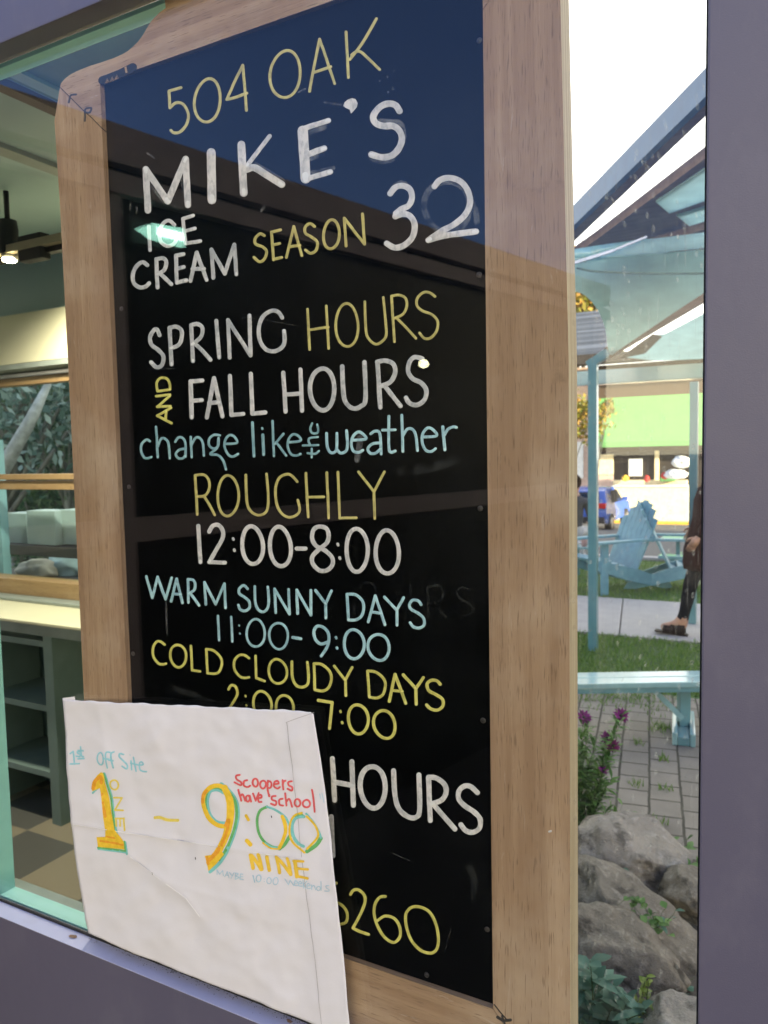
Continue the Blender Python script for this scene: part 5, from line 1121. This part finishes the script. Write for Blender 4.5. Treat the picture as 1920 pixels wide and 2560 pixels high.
chair('teal adirondack chair in the middle of the verge, facing left with its broad back turned', (at(1548, 1425, 1, 8.55).x - 0.10, 8.50, GZ), 230, 'chair')
chair('teal adirondack chair facing right toward the road, seen edge on beside the other', (at(1676, 1430, 1, 8.95).x + 0.17, 8.95, GZ), 9, 'chair')
# side table and low bench further back
st = thing('side_table', 'small teal side table with a pink cup on the grass left of the canopy post', 'table')
p = at(1462, 1440, 2, GZ); zt = at(1462, 1365, 1, p.y).z
bx('table_top', (p.x - 0.16, p.x + 0.16, p.y - 0.16, p.y + 0.16, zt - 0.025, zt), 'teal_pale', st, 0.004)
for sx in (-1, 1):
    for sy in (-1, 1): bx('leg', (p.x + sx * 0.12 - 0.02, p.x + sx * 0.12 + 0.02, p.y + sy * 0.12 - 0.02, p.y + sy * 0.12 + 0.02, GZ - 0.01, zt - 0.0255), 'teal', st)
M['pinkcup'] = plain('pink card cup', (0.62, 0.36, 0.34), 0.5)
bm = bmesh.new(); lathe(bm, [(0.035, 0), (0.048, 0.10), (0.05, 0.105)], (p.x, p.y - 0.03, zt + 0.0005), 14); tag(mesh('paper_cup', bm, 'pinkcup'), 'pink paper cup on the small teal side table', 'cup')
lb3 = thing('garden_table', 'pale teal slatted table at the kerb behind the right hand adirondack chair', 'table')
yq = 10.2
z1 = at(1690, 1352, 1, yq).z
for k, (dy, dz) in enumerate(((0.5, 0.0), (0.36, 0.0), (0.22, 0.0))):
    bx('table_slat', (at(1643, 1350, 1, yq).x, at(1643, 1350, 1, yq).x + 1.5, yq + dy - 0.06, yq + dy + 0.06, z1 - 0.03, z1), 'teal_pale', lb3, 0.005)
x0 = at(1643, 1350, 1, yq).x
bx('seat_slat', (x0 + 0.05, x0 + 1.5, yq - 0.25, yq - 0.05, z1 - 0.22, z1 - 0.18), 'teal_pale', lb3, 0.005)
for xx in (x0 + 0.2, x0 + 1.3):
    bx('trestle', (xx, xx + 0.06, yq - 0.24, yq + 0.55, z1 - 0.265, z1 - 0.2205), 'teal', lb3)
    bx('leg', (xx, xx + 0.06, yq + 0.30, yq + 0.36, GZ - 0.01, z1 - 0.2655), 'teal', lb3); bx('leg', (xx, xx + 0.06, yq - 0.20, yq - 0.14, GZ - 0.01, z1 - 0.2655), 'teal', lb3)
    bx('strut', (xx + 0.005, xx + 0.055, yq + 0.3, yq + 0.36, z1 - 0.22, z1 - 0.0305), 'teal', lb3)
# ================================================================== PEOPLE
def figure(label, joints, radii, bones, regions, hair_c, face_dir, extras=None):
    t = thing('person', label, 'person')
    bm = bmesh.new(); names = list(joints); vs = {n: bm.verts.new(joints[n]) for n in names}
    for a, b in bones: bm.edges.new((vs[a], vs[b]))
    me = bpy.data.meshes.new('body'); bm.to_mesh(me); bm.free()
    o = bpy.data.objects.new('body', me); COL.objects.link(o); o.parent = t
    sk = o.modifiers.new('skin', 'SKIN'); sk.use_smooth_shade = True; sk.branch_smoothing = 0.6
    lay = me.skin_vertices[0].data if me.skin_vertices else None
    if lay is None:
        bpy.context.view_layer.objects.active = o
        bmx = bmesh.new(); bmx.from_mesh(me); bmx.verts.layers.skin.verify(); bmx.to_mesh(me); bmx.free(); lay = me.skin_vertices[0].data
    for i, n in enumerate(names):
        r = radii[n]; lay[i].radius = r if isinstance(r, tuple) else (r, r); lay[i].use_root = (i == 0)
    o.modifiers.new('sub', 'SUBSURF').levels = 2; o.modifiers['sub'].render_levels = 2
    dg = bpy.context.evaluated_depsgraph_get(); ev = bpy.data.meshes.new_from_object(o.evaluated_get(dg)); o.modifiers.clear(); o.data = ev; ev.name = 'body'
    ev.materials.clear(); ks = []
    for k, test in regions:
        if k not in ks: ks.append(k); ev.materials.append(M[k])
    for f in ev.polygons:
        f.use_smooth = True
        # nearest joint pair decides the cloth region
        best = None
        for a, b in bones:
            pa_, pb2 = Vector(joints[a]), Vector(joints[b]); d = pb2 - pa_; tt = max(0, min(1, (f.center - pa_).dot(d) / d.length_squared)); dist = (f.center - pa_ - d * tt).length
            if best is None or dist < best[0]: best = (dist, a, b, tt)
        for k, test in regions:
            if test(best[1], best[2], best[3]): f.material_index = ks.index(k); break
    return t, o
def ball(name, c, r, mat, parent, sub=3, deform=None):
    bm = bmesh.new(); bmesh.ops.create_icosphere(bm, subdivisions=sub, radius=1)
    for v in bm.verts:
        q = Vector((v.co.x * r[0], v.co.y * r[1], v.co.z * r[2]))
        v.co = deform(q) if deform else q
    o = mesh(name, bm, mat, parent, True); o.location = c; return o
def head_bits(t, head, fwd, up, hair):
    """face features and hair on a head centred at head"""
    f = Vector(fwd).normalized(); s = f.cross(Vector(up)).normalized(); u = s.cross(f)
    for k in (-1, 1):
        ball('eye', head + f * 0.088 + s * (0.032 * k) + u * 0.012, (0.011, 0.011, 0.008), 'shopdark', t, 2)
        ball('ear', head + s * (0.078 * k) - u * 0.005, (0.016, 0.016, 0.03), 'skin', t, 2)
    ball('nose', head + f * 0.10 - u * 0.018, (0.014, 0.014, 0.022), 'skin', t, 2)
    bm = bmesh.new(); bar(bm, head + f * 0.086 - u * 0.058 - s * 0.022, head + f * 0.086 - u * 0.058 + s * 0.022, 0.008, 0.008); mesh('mouth', bm, 'redlamp', t)
    ball('hair', head - f * 0.018 + u * 0.030, (0.098, 0.098, 0.112), hair, t, 4, lambda q: q * (1 + 0.05 * noise.noise(q * 40)))
def hand(t, wrist, d, side, curl, palm_r=0.030):
    """palm with four bent fingers and a thumb, hanging along d"""
    d = Vector(d).normalized(); s = Vector(side).normalized(); n = d.cross(s).normalized(); bm = bmesh.new()
    tube(bm, [wrist, wrist + d * 0.04, wrist + d * 0.085], [0.024, 0.036, 0.034], 10)
    for k, L in ((-1.5, 0.060), (-0.5, 0.072), (0.5, 0.076), (1.5, 0.068)):
        a = wrist + d * 0.080 + s * (k * 0.017); b = a + (d + n * curl * 0.4).normalized() * L * 0.5; c = b + (d + n * curl).normalized() * L * 0.5
        tube(bm, [a, b, c], [0.009, 0.0085, 0.006], 7)
    a = wrist + d * 0.028 + s * 0.03; b = a + (d + s * 1.0 + n * curl * 0.5).normalized() * 0.035; c = b + (d + s * 0.2 + n * curl * 0.6).normalized() * 0.03
    tube(bm, [a, b, c], [0.012, 0.010, 0.008], 7)
    return mesh('hand', bm, 'skin', t, True)
# walker in dark clothes, striding left, mostly behind the plum post
fx, fy = at(1690, 1586, 2, GZ).x, 6.42
hipx = at(1780, 1400, 1, fy).x
z0 = GZ + 0.004
J = dict(pelvis=(hipx, fy, z0 + 0.90), waist=(hipx - 0.01, fy, z0 + 1.05), chest=(hipx - 0.005, fy, z0 + 1.26), upper=(hipx + 0.0, fy, z0 + 1.38), neck=(hipx + 0.01, fy, z0 + 1.47), chin=(hipx + 0.012, fy, z0 + 1.535), head=(hipx + 0.02, fy, z0 + 1.62), crown=(hipx + 0.03, fy, z0 + 1.69),
    shl=(hipx + 0.0, fy - 0.17, z0 + 1.365), ell=(hipx + 0.03, fy - 0.225, z0 + 1.10), wrl=(hipx - 0.09, fy - 0.235, z0 + 0.90), shr=(hipx + 0.01, fy + 0.17, z0 + 1.365), elr=(hipx - 0.02, fy + 0.23, z0 + 1.10), wrr=(hipx - 0.17, fy + 0.20, z0 + 0.94),
    hil=(hipx - 0.01, fy - 0.085, z0 + 0.86), knl=(hipx - 0.16, fy - 0.075, z0 + 0.50), anl=(fx + 0.055, fy - 0.06, z0 + 0.10), hel=(fx + 0.075, fy - 0.06, z0 + 0.045), tol=(fx - 0.13, fy - 0.065, z0 + 0.055),
    hir=(hipx + 0.01, fy + 0.085, z0 + 0.86), knr=(hipx + 0.09, fy + 0.08, z0 + 0.48), anr=(hipx + 0.27, fy + 0.08, z0 + 0.17), her=(hipx + 0.30, fy + 0.08, z0 + 0.12), tor=(hipx + 0.17, fy + 0.08, z0 + 0.045))
RD = dict(pelvis=(0.125, 0.155), waist=(0.105, 0.135), chest=(0.115, 0.155), upper=(0.09, 0.12), neck=0.056, chin=0.062, head=(0.092, 0.078), crown=(0.062, 0.055), shl=0.066, ell=0.052, wrl=0.036, shr=0.066, elr=0.052, wrr=0.036, hil=0.095, knl=0.068, anl=0.046, hel=0.040, tol=(0.026, 0.036), hir=0.095, knr=0.066, anr=0.044, her=0.040, tor=(0.026, 0.036))
BN = [('pelvis', 'waist'), ('waist', 'chest'), ('chest', 'upper'), ('upper', 'neck'), ('neck', 'chin'), ('chin', 'head'), ('head', 'crown'), ('upper', 'shl'), ('shl', 'ell'), ('ell', 'wrl'), ('upper', 'shr'), ('shr', 'elr'), ('elr', 'wrr'), ('pelvis', 'hil'), ('hil', 'knl'), ('knl', 'anl'), ('anl', 'hel'), ('anl', 'tol'), ('pelvis', 'hir'), ('hir', 'knr'), ('knr', 'anr'), ('anr', 'her'), ('anr', 'tor')]
skinj = ('chin', 'head', 'crown', 'hel', 'tol', 'her', 'tor')
def reg(top, legs):
    return [('skin', lambda a, b, t: b in skinj or (b == 'neck' and t > 0.6) or (a in ('knl', 'knr') and t > 0.86)), (legs, lambda a, b, t: a in ('hil', 'hir', 'knl', 'knr') or b in ('hil', 'hir')), (top, lambda a, b, t: True)]
walker, wb = figure('person in maroon sweater and black trousers walking left along the pavement beside the plum post', J, RD, BN, reg('knit', 'denim'), None, None)
head_bits(walker, Vector(J['head']), (-1, 0, 0), (0, 0, 1), 'hair')
hand(walker, Vector(J['wrl']), (-0.5, -0.05, -0.85), (-0.7, 0.0, 0.4), 0.6); hand(walker, Vector(J['wrr']), (-0.5, 0.05, -0.85), (-0.7, 0.0, 0.4), 0.6)
for nm, zb in (('l', z0), ('r', z0 + 0.006)):
    a, b = Vector(J['he' + nm]), Vector(J['to' + nm]); d = (b - a).normalized(); bm = bmesh.new()
    dn = Vector((0, 0, -0.040)); bar(bm, a + dn - d * 0.03, b + dn * 0.75 + d * 0.045, 0.085, 0.014, bev=0.004)
    m_ = a.lerp(b, 0.75); 
    for kk, hh_ in ((0.72, 0.030), (0.42, 0.048), (0.12, 0.06)):
        m_ = a.lerp(b, kk)
        for dd in (-0.02, 0.0, 0.02): tube(bm, [m_ + d * dd + Vector((0, -0.046, -0.03)), m_ + d * dd + Vector((0, -0.036, hh_ * 0.75)), m_ + d * dd + Vector((0, 0, hh_)), m_ + d * dd + Vector((0, 0.036, hh_ * 0.75)), m_ + d * dd + Vector((0, 0.046, -0.03))], 0.012, 6)
    mesh('sandal', bm, 'sandal', walker)
# long open cardigan hanging to the thigh
bm = bmesh.new(); rings = []
for z_, rx, ry, ox in ((1.32, 0.10, 0.13, 0.0), (1.20, 0.135, 0.17, 0.0), (1.05, 0.145, 0.175, 0.0), (0.90, 0.175, 0.195, -0.005), (0.78, 0.195, 0.205, -0.015), (0.66, 0.20, 0.205, -0.02), (0.60, 0.195, 0.20, -0.02)):
    rings.append([bm.verts.new((hipx + ox + rx * math.cos(q) * (1 + 0.07 * math.sin(7 * q + z_ * 4)), fy + ry * math.sin(q) * (1 + 0.05 * math.sin(5 * q)), z0 + z_)) for q in [6.2832 * k / 30 for k in range(30)]])
for a, b in zip(rings, rings[1:]):
    for k in range(30): bm.faces.new((a[k], a[(k + 1) % 30], b[(k + 1) % 30], b[k]))
cg = mesh('cardigan', bm, 'knit', walker, True); mo = cg.modifiers.new('cloth', 'SOLIDIFY'); mo.thickness = 0.012
# seated person at the left edge
sx, sy = at(1436, 1400, 1, 10.2).x, 10.2
J2 = dict(pelvis=(sx, sy, GZ + 0.50), waist=(sx, sy, GZ + 0.64), chest=(sx, sy + 0.01, GZ + 0.84), upper=(sx, sy + 0.01, GZ + 0.96), neck=(sx, sy + 0.02, GZ + 1.05), chin=(sx, sy + 0.03, GZ + 1.10), head=(sx, sy + 0.04, GZ + 1.19), crown=(sx, sy + 0.04, GZ + 1.26),
    shl=(sx - 0.17, sy, GZ + 0.95), ell=(sx - 0.22, sy + 0.08, GZ + 0.70), wrl=(sx - 0.15, sy + 0.30, GZ + 0.62), shr=(sx + 0.17, sy, GZ + 0.95), elr=(sx + 0.22, sy + 0.08, GZ + 0.70), wrr=(sx + 0.15, sy + 0.30, GZ + 0.62),
    hil=(sx - 0.09, sy, GZ + 0.50), knl=(sx - 0.11, sy + 0.42, GZ + 0.50), anl=(sx - 0.11, sy + 0.44, GZ + 0.10), hel=(sx - 0.11, sy + 0.42, GZ + 0.045), tol=(sx - 0.11, sy + 0.62, GZ + 0.045), hir=(sx + 0.09, sy, GZ + 0.50), knr=(sx + 0.11, sy + 0.42, GZ + 0.50), anr=(sx + 0.11, sy + 0.44, GZ + 0.10), her=(sx + 0.11, sy + 0.42, GZ + 0.045), tor=(sx + 0.11, sy + 0.62, GZ + 0.045))
RD2 = dict(RD); RD2['pelvis'] = (0.17, 0.13); RD2['waist'] = (0.14, 0.11); RD2['chest'] = (0.16, 0.12)
sitter, sb_ = figure('person in a grey shirt sitting on a white stool, peeping out beside the board', J2, RD2, BN, reg('greyknit', 'whitecloth'), None, None)
head_bits(sitter, Vector(J2['head']), (0, 1, 0), (0, 0, 1), 'hair')
hand(sitter, Vector(J2['wrl']), (0.1, 0.9, -0.3), (1, 0, 0), 0.5); hand(sitter, Vector(J2['wrr']), (-0.1, 0.9, -0.3), (-1, 0, 0), 0.5)
sl_ = thing('garden_stool', 'white painted garden stool under the seated person', 'stool')
bx('seat', (sx - 0.2, sx + 0.2, sy - 0.18, sy + 0.2, GZ + 0.33, GZ + 0.365), 'whitecloth', sl_, 0.01)
for ax in (-0.17, 0.13):
    for ay in (-0.16, 0.15): bx('leg', (sx + ax, sx + ax + 0.04, sy + ay, sy + ay + 0.04, GZ - 0.01, GZ + 0.3295), 'whitecloth', sl_)
# ================================================================== BLUE CAR
def hatchback(label, x, y):
    t = thing('hatchback', label, 'car'); z = fall(y) + 0.012
    t.location = (x, y, z)
    prof = [(-2.0, 0.35), (-2.05, 0.62), (-1.95, 0.95), (-1.62, 1.40), (-1.2, 1.50), (-0.2, 1.50), (0.75, 1.0), (1.75, 0.86), (2.0, 0.62), (2.0, 0.35)]
    bm = bmesh.new(); rows = []
    for s, ins in ((-0.84, 0.10), (-0.88, 0.0), (0.88, 0.0), (0.84, 0.10)):
        rows.append([bm.verts.new((s * (1 - 0.20 * max(0, (zz_ - 0.9)) / 0.6), yy, zz_ - (ins if zz_ > 1.3 else 0) * 0.4)) for yy, zz_ in prof])
    for a, b in zip(rows, rows[1:]):
        for k in range(len(prof) - 1): bm.faces.new((a[k], a[k + 1], b[k + 1], b[k]))
        bm.faces.new((a[-1], a[0], b[0], b[-1]))
    bm.faces.new(rows[0][::-1]); bm.faces.new(rows[-1]); bmesh.ops.recalc_face_normals(bm, faces=bm.faces[:])
    body = mesh('body', bm, 'car', t); bv = body.modifiers.new('bevel', 'BEVEL'); bv.width = 0.05; bv.segments = 3
    for f in body.data.polygons: f.use_smooth = True
    bm = bmesh.new(); prism(bm, [(-0.62, -1.93, 1.0), (0.62, -1.93, 1.0), (0.54, -1.67, 1.36), (-0.54, -1.67, 1.36)], Vector((0, -0.04, 0.012))); mesh('rear_window', bm, 'carglass', t)
    for s in (-1, 1):
        bm = bmesh.new(); prism(bm, [(s * 0.885, -1.3, 0.98), (s * 0.885, 0.5, 0.98), (s * 0.80, -0.2, 1.40), (s * 0.80, -1.2, 1.40)], Vector((s * 0.012, 0, 0))); mesh('side_window', bm, 'carglass', t)
        bm = bmesh.new(); box(bm, s * 0.72 - 0.12, s * 0.72 + 0.12, -2.08, -1.90, 0.84, 1.02, 0.03); mesh('tail_light', bm, 'redlamp', t)
        for yy in (-1.28, 1.28):
            bm = bmesh.new(); tube(bm, [(s * 0.70, yy, 0.31), (s * 0.90, yy, 0.31)], 0.31, 20); w = mesh('wheel', bm, 'black', t)
            bm = bmesh.new(); tube(bm, [(s * 0.88, yy, 0.31), (s * 0.91, yy, 0.31)], 0.19, 14); mesh('rim', bm, 'chrome', w)
        bm = bmesh.new(); box(bm, s * 0.97 - 0.09, s * 0.97 + 0.09, 0.45, 0.57, 0.98, 1.10, 0.02); mesh('mirror', bm, 'car', t)
    bm = bmesh.new(); box(bm, -0.80, 0.80, -2.12, -1.95, 0.34, 0.56, 0.03); mesh('bumper', bm, 'black', t)
    return t
cx_ = at(1486, 1270, 1, 27).x
hatchback('blue hatchback parked on the road behind the first teal post, tail toward the window', cx_, 27.0)
# ================================================================== STORE ACROSS THE ROAD
store = thing('market_store', 'brown market store with lime green awning, grey roof and sunlit stall front across the road', 'building')
YS = 38.0
def sx_(px, y=YS): return at(px, 1150, 1, y).x
def sz_(py, y=YS, px=1620): return at(px, py, 1, y).z
bx('wall', (sx_(1488), sx_(2300), YS, YS + 9, -2.0, sz_(905)), 'storewall', store)
bx('stucco_wing', (sx_(1150), sx_(1488) - 0.01, YS + 0.4, YS + 9, -2.0, sz_(905)), 'stucco', store)
rz = sz_(893); ov = 1.2
bm = bmesh.new(); xA, xB = sx_(1150) - 0.5, sx_(2300) + 0.5
xB = sx_(1526)
prism(bm, [(xA, YS - ov, rz), (xA, YS + 5.5, sz_(775, YS + 5.5)), (xA, YS + 5.5, sz_(775, YS + 5.5) + 0.25), (xA, YS - ov, rz + 0.22)], Vector((xB - xA, 0, 0))); mesh('roof', bm, 'shingle', store)
xB = sx_(2300) + 0.5
bx('gutter', (xA, xB, YS - ov - 0.15, YS - ov - 0.001, rz - 0.25, rz + 0.2), 'shopdark', store)
bx('soffit', (xA, xB, YS - ov, YS - 0.005, rz - 0.20, rz - 0.002), 'shopdark', store)
ax0, ax1 = sx_(1497), sx_(2000); zt_, zb_ = sz_(990), sz_(1116)
bm = bmesh.new(); prism(bm, [(ax0, YS - 0.01, zt_), (ax0, YS - 0.9, zb_ + 0.25), (ax0, YS - 0.9, zb_), (ax0, YS - 0.01, zb_)], Vector((ax1 - ax0, 0, 0))); mesh('awning', bm, 'awning', store)
bx('shopfront_opening', (sx_(1494), sx_(2000), YS - 0.02, YS - 0.004, sz_(1212), sz_(1128)), 'shopdark', store)
def panel_(nm, x0, x1, y0, y1, mat, d=0.06, y=YS - 0.1):
    bx(nm, (sx_(x0, y), sx_(x1, y), y - d, y, sz_(y1, y), sz_(y0, y)), mat, store, 0.02)
panel_('notice_panel', 1493, 1534, 1134, 1186, 'creamwall'); panel_('lower_wall', 1489, 1534, 1187, 1300, 'stucco')
panel_('hanging_sign', 1572, 1606, 1147, 1190, 'white_obj', y=YS - 0.2)
panel_('door_post', 1637, 1648, 1127, 1212, 'creamwall')
panel_('ledge', 1536, 1720, 1200, 1212, 'creamwall', 0.3)
panel_('green_shelf', 1652, 1690, 1194, 1203, 'awning', 0.2, YS - 0.45)
bx('wing_window', (sx_(1438), sx_(1454), YS + 0.34, YS + 0.398, sz_(1196), sz_(1100)), 'white_obj', store)
stall = thing('market_stall', 'big cream market stall counter glaring in the low sun under the lime awning', 'stall')
ysl = YS - 2.2; zg = fall(ysl) + 0.1305
bx('stall_front', (sx_(1532, ysl), sx_(1722, ysl), ysl, ysl + 0.9, zg, sz_(1214, ysl) - 0.05), 'creamwall', stall, 0.02)
bx('stall_top', (sx_(1530, ysl), sx_(1724, ysl), ysl - 0.06, ysl + 0.95, sz_(1214, ysl) - 0.0495, sz_(1214, ysl)), 'white_obj', stall, 0.02)
zt2 = sz_(1214, ysl)
def sack(px, py, y, r, mat, label, cat='sack'):
    c = at(px, py, 1, y); c.z = max(c.z, zt2 + r[2] * 0.95); bm = bmesh.new(); bmesh.ops.create_icosphere(bm, subdivisions=4, radius=1)
    for v in bm.verts:
        q = v.co.copy(); k = 1 + 0.28 * noise.noise(q * 2 + Vector((px, py, 0))) + 0.1 * noise.noise(q * 5); v.co = Vector((q.x * r[0] * k, q.y * r[1] * k, q.z * r[2] * (k if q.z > 0 else 1)))
    o = mesh(cat, bm, mat, smooth=True); o.location = c; return tag(o, label, cat)
sack(1690, 1186, ysl + 0.4, (0.50, 0.3, 0.22), 'white_obj', 'big white sack slumped on the right of the stall counter')
sack(1705, 1155, ysl + 0.55, (0.42, 0.3, 0.28), 'white_obj', 'taller white sack behind the slumped one on the stall')
M['redgoods'] = plain('red fruit', (0.45, 0.03, 0.02), 0.5); M['yellowgoods'] = plain('yellow fruit', (0.70, 0.42, 0.04), 0.5)
sack(1563, 1196, ysl + 0.4, (0.16, 0.16, 0.14), 'yellowgoods', 'yellow heap of fruit on the stall left of the hanging sign', 'fruit_heap')
sack(1617, 1197, ysl + 0.45, (0.12, 0.12, 0.15), 'redgoods', 'red heap of fruit on the stall right of the hanging sign', 'fruit_heap')
sack(1662, 1190, ysl + 0.65, (0.16, 0.12, 0.16), 'redgoods', 'red heap of fruit beside the white sacks on the stall', 'fruit_heap')
# ================================================================== WHAT THE PANE MIRRORS: glazed timber wall left of the camera; plus an added block against the sun, out of view
sw = thing('glazed_screen', 'brown framed glazed side wall of the terrace, mirrored faintly across the chalkboard', 'wall')
def sp(t, z): return Vector((-2.0 + 0.237 * t, -0.965 - 0.9715 * t, z))
def sbar(nm, t0, t1, za, zb, mat, off=0.0, th=0.05):
    n = Vector((0.9715, 0.237, 0)); bm = bmesh.new(); a, b = sp(t0, za) + n * off, sp(t1, za) + n * off
    prism(bm, [a, b, Vector((b.x, b.y, zb)), Vector((a.x, a.y, zb))], -n * th); mesh(nm, bm, mat, sw)
M['screenbrown'] = plain('brown grey frame paint', (0.34, 0.27, 0.26), 0.6)
M['darkpane'] = plain('dim glazing', (0.008, 0.010, 0.010), 0.25, spec=0.15)
sbar('glazing', -0.85, 3.6, -0.14, 2.47, 'darkpane', -0.03, 0.012)
sbar('top_beam', -0.85, 3.6, 2.4705, 2.595, 'screenbrown', 0.02, 0.09)
sbar('head_rail', -0.85, 3.6, 2.375, 2.44, 'screenbrown', 0.02, 0.045)
sbar('mid_rail', -0.85, 3.6, 1.225, 1.305, 'screenbrown', 0.015, 0.04)
for t in (-0.8, 0.0, 3.5): sbar('stile', t - 0.055, t + 0.055, -0.14, 2.3745, 'screenbrown', 0.012, 0.036)
nb_ = thing('unseen_sun_blocker', 'tall plain house added out of view on the right to shade the yard', 'sun blocker')  # unseen mass added to keep direct sun off yard and window
bx('wall', (9, 18, -8, 19.0, -0.3, 6.6), 'stucco', nb_)  # body of the added, unseen sun blocker
bm = bmesh.new(); prism(bm, [(8.6, -8.4, 6.601), (18.4, -8.4, 6.601), (13.5, -8.4, 9.0)], Vector((0, 27.8, 0))); mesh('roof', bm, 'shingle', nb_)
for y in (-3, 2, 7, 12): bx('window', (8.96, 9.0, y, y + 1.2, 1.2, 2.8), 'carglass', nb_)
wl = thing('bulkhead_lamp', 'lit mint bulkhead lamp on the glazed screen, mirrored over the word ice', 'lamp')
M['minlamp'] = emit('lit mint lamp glass', (0.42, 0.90, 0.70), 1.5); M['minlamp2'] = emit('lit lamp core', (0.80, 1.0, 0.92), 4.0)
def lampbox(t, z, L, h, parent):
    n = Vector((0.9715, 0.237, 0)); d = Vector((0.237, -0.9715, 0)); c = sp(t, z) + n * 0.04
    bm = bmesh.new(); bar(bm, c - d * (L / 2 + 0.02) - n * 0.02, c + d * (L / 2 + 0.02) - n * 0.02, 0.03, h + 0.03, bev=0.004); mesh('housing', bm, 'black', parent)
    bm = bmesh.new(); prism(bm, [c - d * L * 0.5 + Vector((0, 0, 0)), c - d * L * 0.2 + Vector((0, 0, h * 0.4)), c + d * L * 0.5 + Vector((0, 0, h * 0.5)), c + d * L * 0.5 - Vector((0, 0, h * 0.5)), c - d * L * 0.2 - Vector((0, 0, h * 0.4))], n * 0.03); mesh('diffuser', bm, 'minlamp', parent)
    bm = bmesh.new(); bar(bm, c - d * L * 0.12 + n * 0.031, c + d * L * 0.46 + n * 0.031, 0.004, h * 0.45, bev=0.001); mesh('tube', bm, 'minlamp2', parent)
lampbox(0.169, 2.262, 0.17, 0.060, wl)

gl_ = thing('globe_lamp', 'tiny warm globe lamp on the glazed screen, mirrored over the last letter of fall hours', 'lamp')
M['warmglobe'] = emit('lit warm globe', (1.0, 0.95, 0.55), 4.0)
gc = sp(1.56, 1.93) + Vector((0.9715, 0.237, 0)) * 0.06
ball('globe', gc, (0.024, 0.024, 0.020), 'warmglobe', gl_, 3)
bm = bmesh.new(); tube(bm, [gc - Vector((0.9715, 0.237, 0)) * 0.055, gc - Vector((0.9715, 0.237, 0)) * 0.015], 0.008, 8); mesh('bracket', bm, 'black', gl_)
